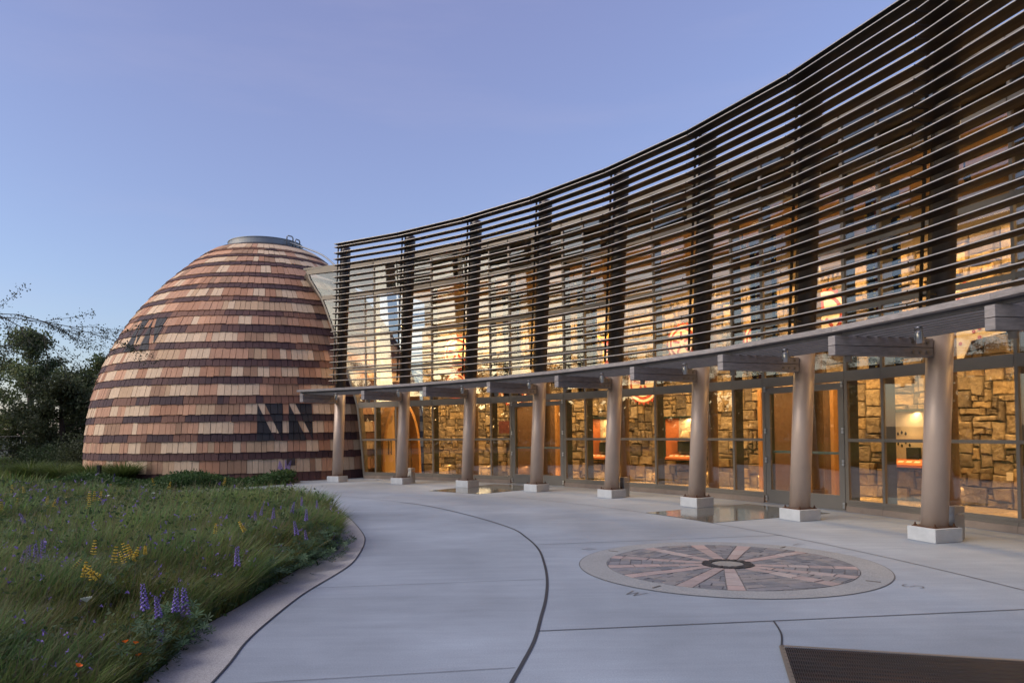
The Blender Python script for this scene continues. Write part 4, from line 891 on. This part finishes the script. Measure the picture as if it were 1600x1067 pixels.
def spike_mesh(name, col, n=46, L_=.26):
    V, F, C = [], [], []
    for k in range(n):
        t = k/n; a = k*2.4; r = .030*(1-.72*t)+.006; s_ = .017*(1-.55*t); c = np.array([r*math.cos(a), r*math.sin(a), L_*t]); cl = np.array(col[k % len(col)])*(1+random.uniform(-.2, .2))
        o = len(V); V += [c+np.array(v)*s_ for v in ((1, 0, 0), (-1, 0, 0), (0, 1, 0), (0, -1, 0), (0, 0, 1.1), (0, 0, -.8))]; C += [cl]*6
        F += [[o+q for q in f] for f in ((0, 2, 4), (2, 1, 4), (1, 3, 4), (3, 0, 4), (2, 0, 5), (1, 2, 5), (3, 1, 5), (0, 3, 5))]
    o = len(V); g_ = (.07, .11, .04)
    for z in (-.55, L_):
        for q in range(3): V.append(np.array([.005*math.cos(q*2.1), .005*math.sin(q*2.1), z])); C.append(np.array(g_))
    for q in range(3): r_ = (q+1) % 3; F += [[o+q, o+r_, o+3+r_], [o+q, o+3+r_, o+3+q]]
    return np.array(V), np.array(F), np.array(C)
def foliage_mesh(n=30, r=.17):
    cs = []
    for k in range(n):
        a = random.uniform(0, 2*PI); q = r*math.sqrt(random.random()); cs.append((q*math.cos(a), q*math.sin(a), -.04-.42*random.random()*(.4+q/r)))
    return palm_leaves(cs, .05, LFC)
def template(nm, arrs, m):
    o = tri_mesh(nm, *arrs, m); me = o.data; bpy.data.objects.remove(o); return me
PUR = [(.23, .16, .52), (.30, .22, .60), (.42, .34, .66), (.19, .12, .42)]; YEL = [(.80, .58, .07), (.85, .66, .14), (.72, .48, .05)]
T_p = template('purple_spike', spike_mesh('a', PUR), M['petal']); T_y = template('yellow_spike', whorl_mesh(YEL), M['petal']); T_f = template('lupine_leaves', foliage_mesh(), M['leaf'])
def lupine(x, y, z, tm, sc, label, group, lean=None):
    o = thing('lupine', label, 'flower', group, (x, y, z-.0)); o.scale = (sc,)*3; o.rotation_euler = (random.uniform(-.2, .2), random.uniform(-.15, .35) if lean is None else lean, random.uniform(0, 6))
    link('flower_spike', tm, o); f = link('leaves', T_f, o); return o
Y = [(-9.66, 14.05), (-9.28, 13.83), (-7.72, 11.34), (-7.4, 11.56), (-7.05, 11.18), (-7.46, 10.63), (-7.0, 12.01), (-6.9, 12.0), (-6.85, 12.07), (-6.3, 10.81), (-3.58, 5.92), (-3.28, 5.57), (-3.16, 5.47), (-3.15, 5.54), (-3.81, 6.61), (-3.39, 6.18), (-3.29, 6.17), (-3.42, 6.47), (-3.35, 6.41), (-3.35, 6.63), (-3.24, 7.92), (-2.98, 8.08), (-7.71, 15.66), (-6.81, 14.42), (-6.1, 15.37), (-3.27, 6.28)]
for x, y in Y:
    far = y > 10; lb = ('yellow lupine spike among the far meadow grass below the dome' if far else 'yellow lupine spike in the scattered row across the middle of the meadow' if y < 7.5 else 'left one of two yellow lupine spikes near the right side of the meadow' if x < -3.1 else 'right one of two yellow lupine spikes near the right side of the meadow')
    lupine(x, y, .42, T_y, (.75 if not far else .9)*random.uniform(.75, 1.15), lb, 'pair of yellow lupines at the right of the meadow' if ' of two ' in lb else lb, random.uniform(-.7, .9) if not far else None)
PU = [(-3.08, 10.63, .52), (-2.73, 10.16, .52), (-3.27, 9.44, .52), (-3.15, 8.9, .52), (-2.99, 9.08, .52), (-2.94, 9.68, .52), (-2.38, 8.01, .46), (-2.32, 8.17, .38), (-2.27, 9.46, .14), (-2.27, 9.19, .16), (-2.51, 8.83, .52), (-2.32, 4.59, .48), (-2.34, 4.81, .38), (-2.37, 5.11, .34), (-2.40, 5.34, .24), (-2.33, 5.3, .13), (-2.32, 4.75, .16), (-4.14, 6.23, .5), (-4.07, 6.22, .5), (-4.09, 6.06, .52), (-4.17, 6.47, .5), (-6.28, 9.37, .46), (-7.45, 11.87, .46), (-12.3, 20.3, .3), (-11.0, 19.5, .3), (-10.9, 19.9, .3), (-11.9, 21.2, .3), (-11.8, 21.6, .3), (-9.2, 20.2, .3), (-2.41, 6.99, .2), (-2.43, 6.41, .42)]
def plab(x, y):
    if y > 14: return 'purple lupine spike in the far bed in front of the dome'
    if x < -4: return 'purple lupine spike at the left side of the meadow'
    if y > 8: return 'purple lupine spike on the far tip of the meadow by the walk'
    if y > 5: return 'purple lupine spike leaning over the walk edge at the middle of the meadow'
    return 'tall purple lupine spike in the near corner of the meadow beside the walk'
NEARP = {11: 'purple lupine spike at the left of the near group by the walk', 12: 'small purple lupine spike second from the left in the near group by the walk', 13: 'purple lupine spike in the middle of the near group by the walk', 14: 'tallest purple lupine spike in the near group by the walk', 15: 'purple lupine spike hanging out over the walk edge in the near group', 16: 'purple lupine spike lowest in the near group, above the orange poppies'}
for k, (x, y, z) in enumerate(PU):
    sc = random.uniform(.75, 1.1)*(.62 if y < 6 else .6); lb = NEARP.get(k) or plab(x, y)
    o = lupine(x, y, z-.08, T_p, sc if k != 14 else .85, lb, 'near purple lupines' if k in NEARP else lb, None if y > 6 else random.uniform(.05, .25))
for (x, y) in ((-6.9, 21.75), (-6.75, 21.9), (-7.05, 21.95), (-6.85, 22.05)): lupine(x, y, .42, T_p, 1.0*random.uniform(.8, 1.1), 'purple flowering bush stem under the plaque at the foot of the dome', 'flower stems under the plaque')
def poppy_mesh(col, n=6, r=.03):
    V, F, C = [], [], []
    for k in range(n):
        a = 2*PI*k/n; o = len(V); d = np.array([math.cos(a), math.sin(a), 0]); e = np.array([-d[1], d[0], 0])
        V += [np.zeros(3), d*r*.8+e*r*.5+np.array([0, 0, r*.7]), d*r+np.array([0, 0, r*.9]), d*r*.8-e*r*.5+np.array([0, 0, r*.7])]; C += [np.array(col)*random.uniform(.8, 1.2)]*4; F += [[o, o+1, o+2], [o, o+2, o+3]]
    o = len(V)
    for z in (-.42, 0):
        for q in range(3): V.append(np.array([.003*math.cos(q*2.1), .003*math.sin(q*2.1), z])); C.append(np.array((.07, .11, .04)))
    for q in range(3): r_ = (q+1) % 3; F += [[o+q, o+r_, o+3+r_], [o+q, o+3+r_, o+3+q]]
    return np.array(V), np.array(F), np.array(C)
T_o = template('poppy', poppy_mesh((.75, .15, .02)), M['petal']); T_w = template('white_umbel', poppy_mesh((.6, .62, .55), 14, .035), M['petal'])
for k_, (x, y, z) in enumerate(((-2.30, 4.47, .15), (-2.27, 3.80, .30), (-2.29, 4.3, .28), (-2.31, 4.45, .23), (-8.9, 16.11, .4))):
    o = link('poppy', T_o); o.location = (x, y, z); o.scale = (.6,)*3; o.rotation_euler = (.3, .3, random.random()*6); tag(o, ('orange poppy lowest by the walk edge in the near corner', 'orange poppy nearest the bottom edge of the photo', 'small orange poppy left in the near group of three', 'small orange poppy right in the near group of three', 'orange poppy in the far bed before the dome')[k_], 'flower', 'orange poppies' if y < 10 else None)
for x, y in ((-7.55, 14.98), (-6.91, 12.42), (-6.31, 12.78), (-2.7, 4.61), (-2.4, 3.2)):
    o = link('white_flower', T_w); o.location = (x, y, .45); o.rotation_euler = (.2, .2, random.random()*6); tag(o, 'white flower head among the far meadow grass' if y > 10 else 'white flower head left of the near purple lupines' if y > 4 else 'white flower head at the bottom edge of the meadow', 'flower', 'far white flowers' if y > 10 else 'near white flowers')

# ------------------------------------------------------------------ trees and fence
bark = mat('bark', (.06, .045, .035), .9, 0, .3, 8, .6, 30)
def tree(x, y, h, spread, n, label, cols, group, leaf=.15, z0=-.06, crown0=.15, seed=0, flat=.5, name='pine_tree'):
    rr = np.random.default_rng(seed+int(abs(x*10)+y)); t = thing(name, label, 'tree', group, (x, y, z0)); b = MB()
    b.tube([(0, 0, 0), (.1, 0, h*.3), (-.05, .1, h*.65), (0, 0, h*.97)], [.09*h**.5, .075*h**.5, .045*h**.5, .01], 8)
    cl = []
    for k in range(34):
        z = h*(crown0+(1-crown0)*rr.random()); f = 1-abs((z/h-.45)/.62)**2; L_ = spread*.5*max(.15, f)*rr.uniform(.45, 1.1); a = rr.uniform(0, 2*PI)
        tip = np.array([math.cos(a)*L_, math.sin(a)*L_, z+L_*rr.uniform(.05, .45)]); b.tube([(0, 0, z*.93), tuple(tip*.5+np.array([0, 0, z*.47])), tuple(tip)], [.035, .022, .006], 5)
        for s_ in (.45, .7, .9, 1.05): cl.append((np.array([0, 0, z*.93])*(1-s_)+tip*s_, .28+.30*rr.random()))
    cl.append((np.array([0, 0, h]), .35)); b.obj('trunk', bark, t)
    ce = np.array([c for c, r in cl]); rd_ = np.array([r for c, r in cl])*spread/3.2; k = rr.integers(0, len(cl), n); dv = rr.normal(size=(n, 3)); dv /= np.linalg.norm(dv, axis=1)[:, None]
    pts = ce[k]+dv*(rd_[k]*rr.random(n)**.4)[:, None]*np.array([1, 1, .75]); cb = rr.uniform(.65, 1.35, len(cl))[k]
    V, F, C = leafquads(pts, rr.uniform(.6, 1.3, n)*leaf, pick(cols, n, .25)*cb[:, None], .9); tri_mesh('crown', V, F, C, M['leaf'], t)
DK = [(.10, .135, .055), (.14, .17, .07), (.075, .105, .05), (.17, .185, .075)]
TL = [(-26.5, 31.5, 6.0, 5.0, 'dark spreading pine tree at the left edge of the photo'), (-23.9, 36, 6.6, 4.4, 'dark pine tree, tallest of the group left of the dome'), (-20.9, 36.5, 5.4, 3.8, 'dark pine tree touching the left side of the dome'), (-29.5, 40, 6.6, 5.5, 'dark pine tree behind the leftmost one'), (-25.2, 30.0, 4.3, 4.6, 'bushy olive pine low in front of the tree group'), (-20.6, 33.2, 3.9, 3.9, 'bushy olive pine between the tallest pine and the dome')]
for k, (x, y, h, s_, lb) in enumerate(TL): tree(x, y, h, s_, 16000, lb, DK if k < 4 else [(.08, .095, .042), (.06, .08, .036), (.09, .10, .045)], 'pines left of the dome', seed=k, crown0=.06)
def shrub(x, y, h, r, label, cols):
    n = 2600; dv = rng.normal(size=(n, 3)); dv /= np.linalg.norm(dv, axis=1)[:, None]; p = dv*(rng.random(n)**.45)[:, None]*np.array([r, r, h*.5])*(1+.3*np.sin(dv[:, :1]*7)*np.cos(dv[:, 1:2]*6))+np.array([0, 0, h*.5]); p[:, 2] = np.abs(p[:, 2])
    V, F, C = leafquads(p, rng.uniform(.06, .13, n), pick(cols, n, .3), .8); o = tri_mesh('shrub', V, F, C, M['leaf']); o.location = (x, y, -.05); tag(o, label, 'shrub', 'shrubs below the pines')
shrub(-17.6, 29.5, 1.7, 1.0, 'greyish green shrub against the left foot of the dome', [(.075, .09, .045), (.06, .075, .035)])
shrub(-19.6, 30.5, 1.2, 1.2, 'round green shrub in front of the dark fence', [(.05, .075, .03), (.06, .085, .035)])
shrub(-22.5, 28.0, 1.1, 1.5, 'low dark shrub at the left edge under the pines', [(.03, .045, .022), (.045, .055, .028)])
fn = thing('fence', 'dark wire fence with posts under the pines left of the dome', 'fence'); A_, B_ = Vector((-24.5, 34.5, 0)), Vector((-16.5, 37.5, 0)); D_ = (B_-A_); 
for k in range(9):
    b = MB(); p = A_+D_*(k/8); b.box(p+Vector((0, 0, .75)), .08, .08, 1.6); b.obj('fence_post', M['black'], fn)
for z in (.2, .85, 1.5):
    b = MB(); b.tube([A_+Vector((0, 0, z)), B_+Vector((0, 0, z))], .025, 6); b.obj('fence_rail', M['black'], fn)
b = MB()
for k in range(160): p = A_+D_*(k/160); b.box(p+Vector((0, 0, .85)), .012, .012, 1.3)
stuff(b.obj('fence_wire', M['black'], fn))
# airy tree whose branches reach in from the left
def airy(x, y):
    random = __import__('random').Random(11)
    t = thing('wispy_tree', 'wispy bare-branched tree reaching in from the left edge', 'tree', None, (x, y, 0)); b = MB(); pts = []
    b.tube([(0, 0, 0), (.1, .1, 1.6), (.0, .2, 3.4), (.1, .15, 5.9)], [.13, .11, .08, .03], 8)
    def br(p, d, L_, r, dep):
        q = [p]
        for k in range(4): d = (d+Vector((random.gauss(0, .16), random.gauss(0, .16), random.gauss(-.03, .13)))).normalized(); q.append(q[-1]+d*L_/4)
        b.tube(q, [r, r*.8, r*.6, r*.45, r*.25], 5)
        if dep == 0:
            for s_ in q[1:]:
                for _ in range(34): pts.append(s_+Vector((random.gauss(0, .075), random.gauss(0, .075), random.gauss(-.02, .055))))
            return
        for k in (1, 2, 3, 4):
            for _ in range(1 if dep == 2 else 2): br(q[k], (d+Vector((random.gauss(0, .6), random.gauss(0, .6), random.gauss(0, .4)))).normalized(), L_*.5, r*.45, dep-1)
    for z, d, L_ in ((3.9, (1, .3, .08), 4.4), (4.5, (1, .1, .10), 3.9), (5.2, (.95, -.1, .12), 3.4), (4.6, (-.6, .3, .6), 2), (3.4, (-1, -.2, .3), 2.2), (3.9, (.1, 1, .4), 2)): br(Vector((0.05, .15, z)), Vector(d).normalized(), L_, .035, 2)
    b.obj('branches', bark, t); p_ = np.array([tuple(v) for v in pts]); n = len(p_)
    V, F, C = leafquads(p_, rng.uniform(.04, .08, n)*.8, pick([(.05, .06, .035), (.04, .05, .03)], n, .25), .8); tri_mesh('leaves', V, F, C, M['leaf'], t)
airy(-15.8, 15.4)
# wood beyond the left edge, seen mirrored in the glass
n = 30000; a = rng.uniform(PI*.86, PI*1.62, n); rr_ = rng.uniform(44, 60, n); cxx, cyy = rr_*np.cos(a)+0, rr_*np.sin(a)+8; topz = 4.6+1.3*np.sin(a*23)+.9*np.sin(a*51+1)
p_ = np.stack([cxx, cyy, topz*rng.random(n)**.7], 1); V, F, C = leafquads(p_, rng.uniform(.5, 1.1, n), pick(DK, n, .3), .8); stuff(tri_mesh('far_wood', V, F, C, M['leaf']))
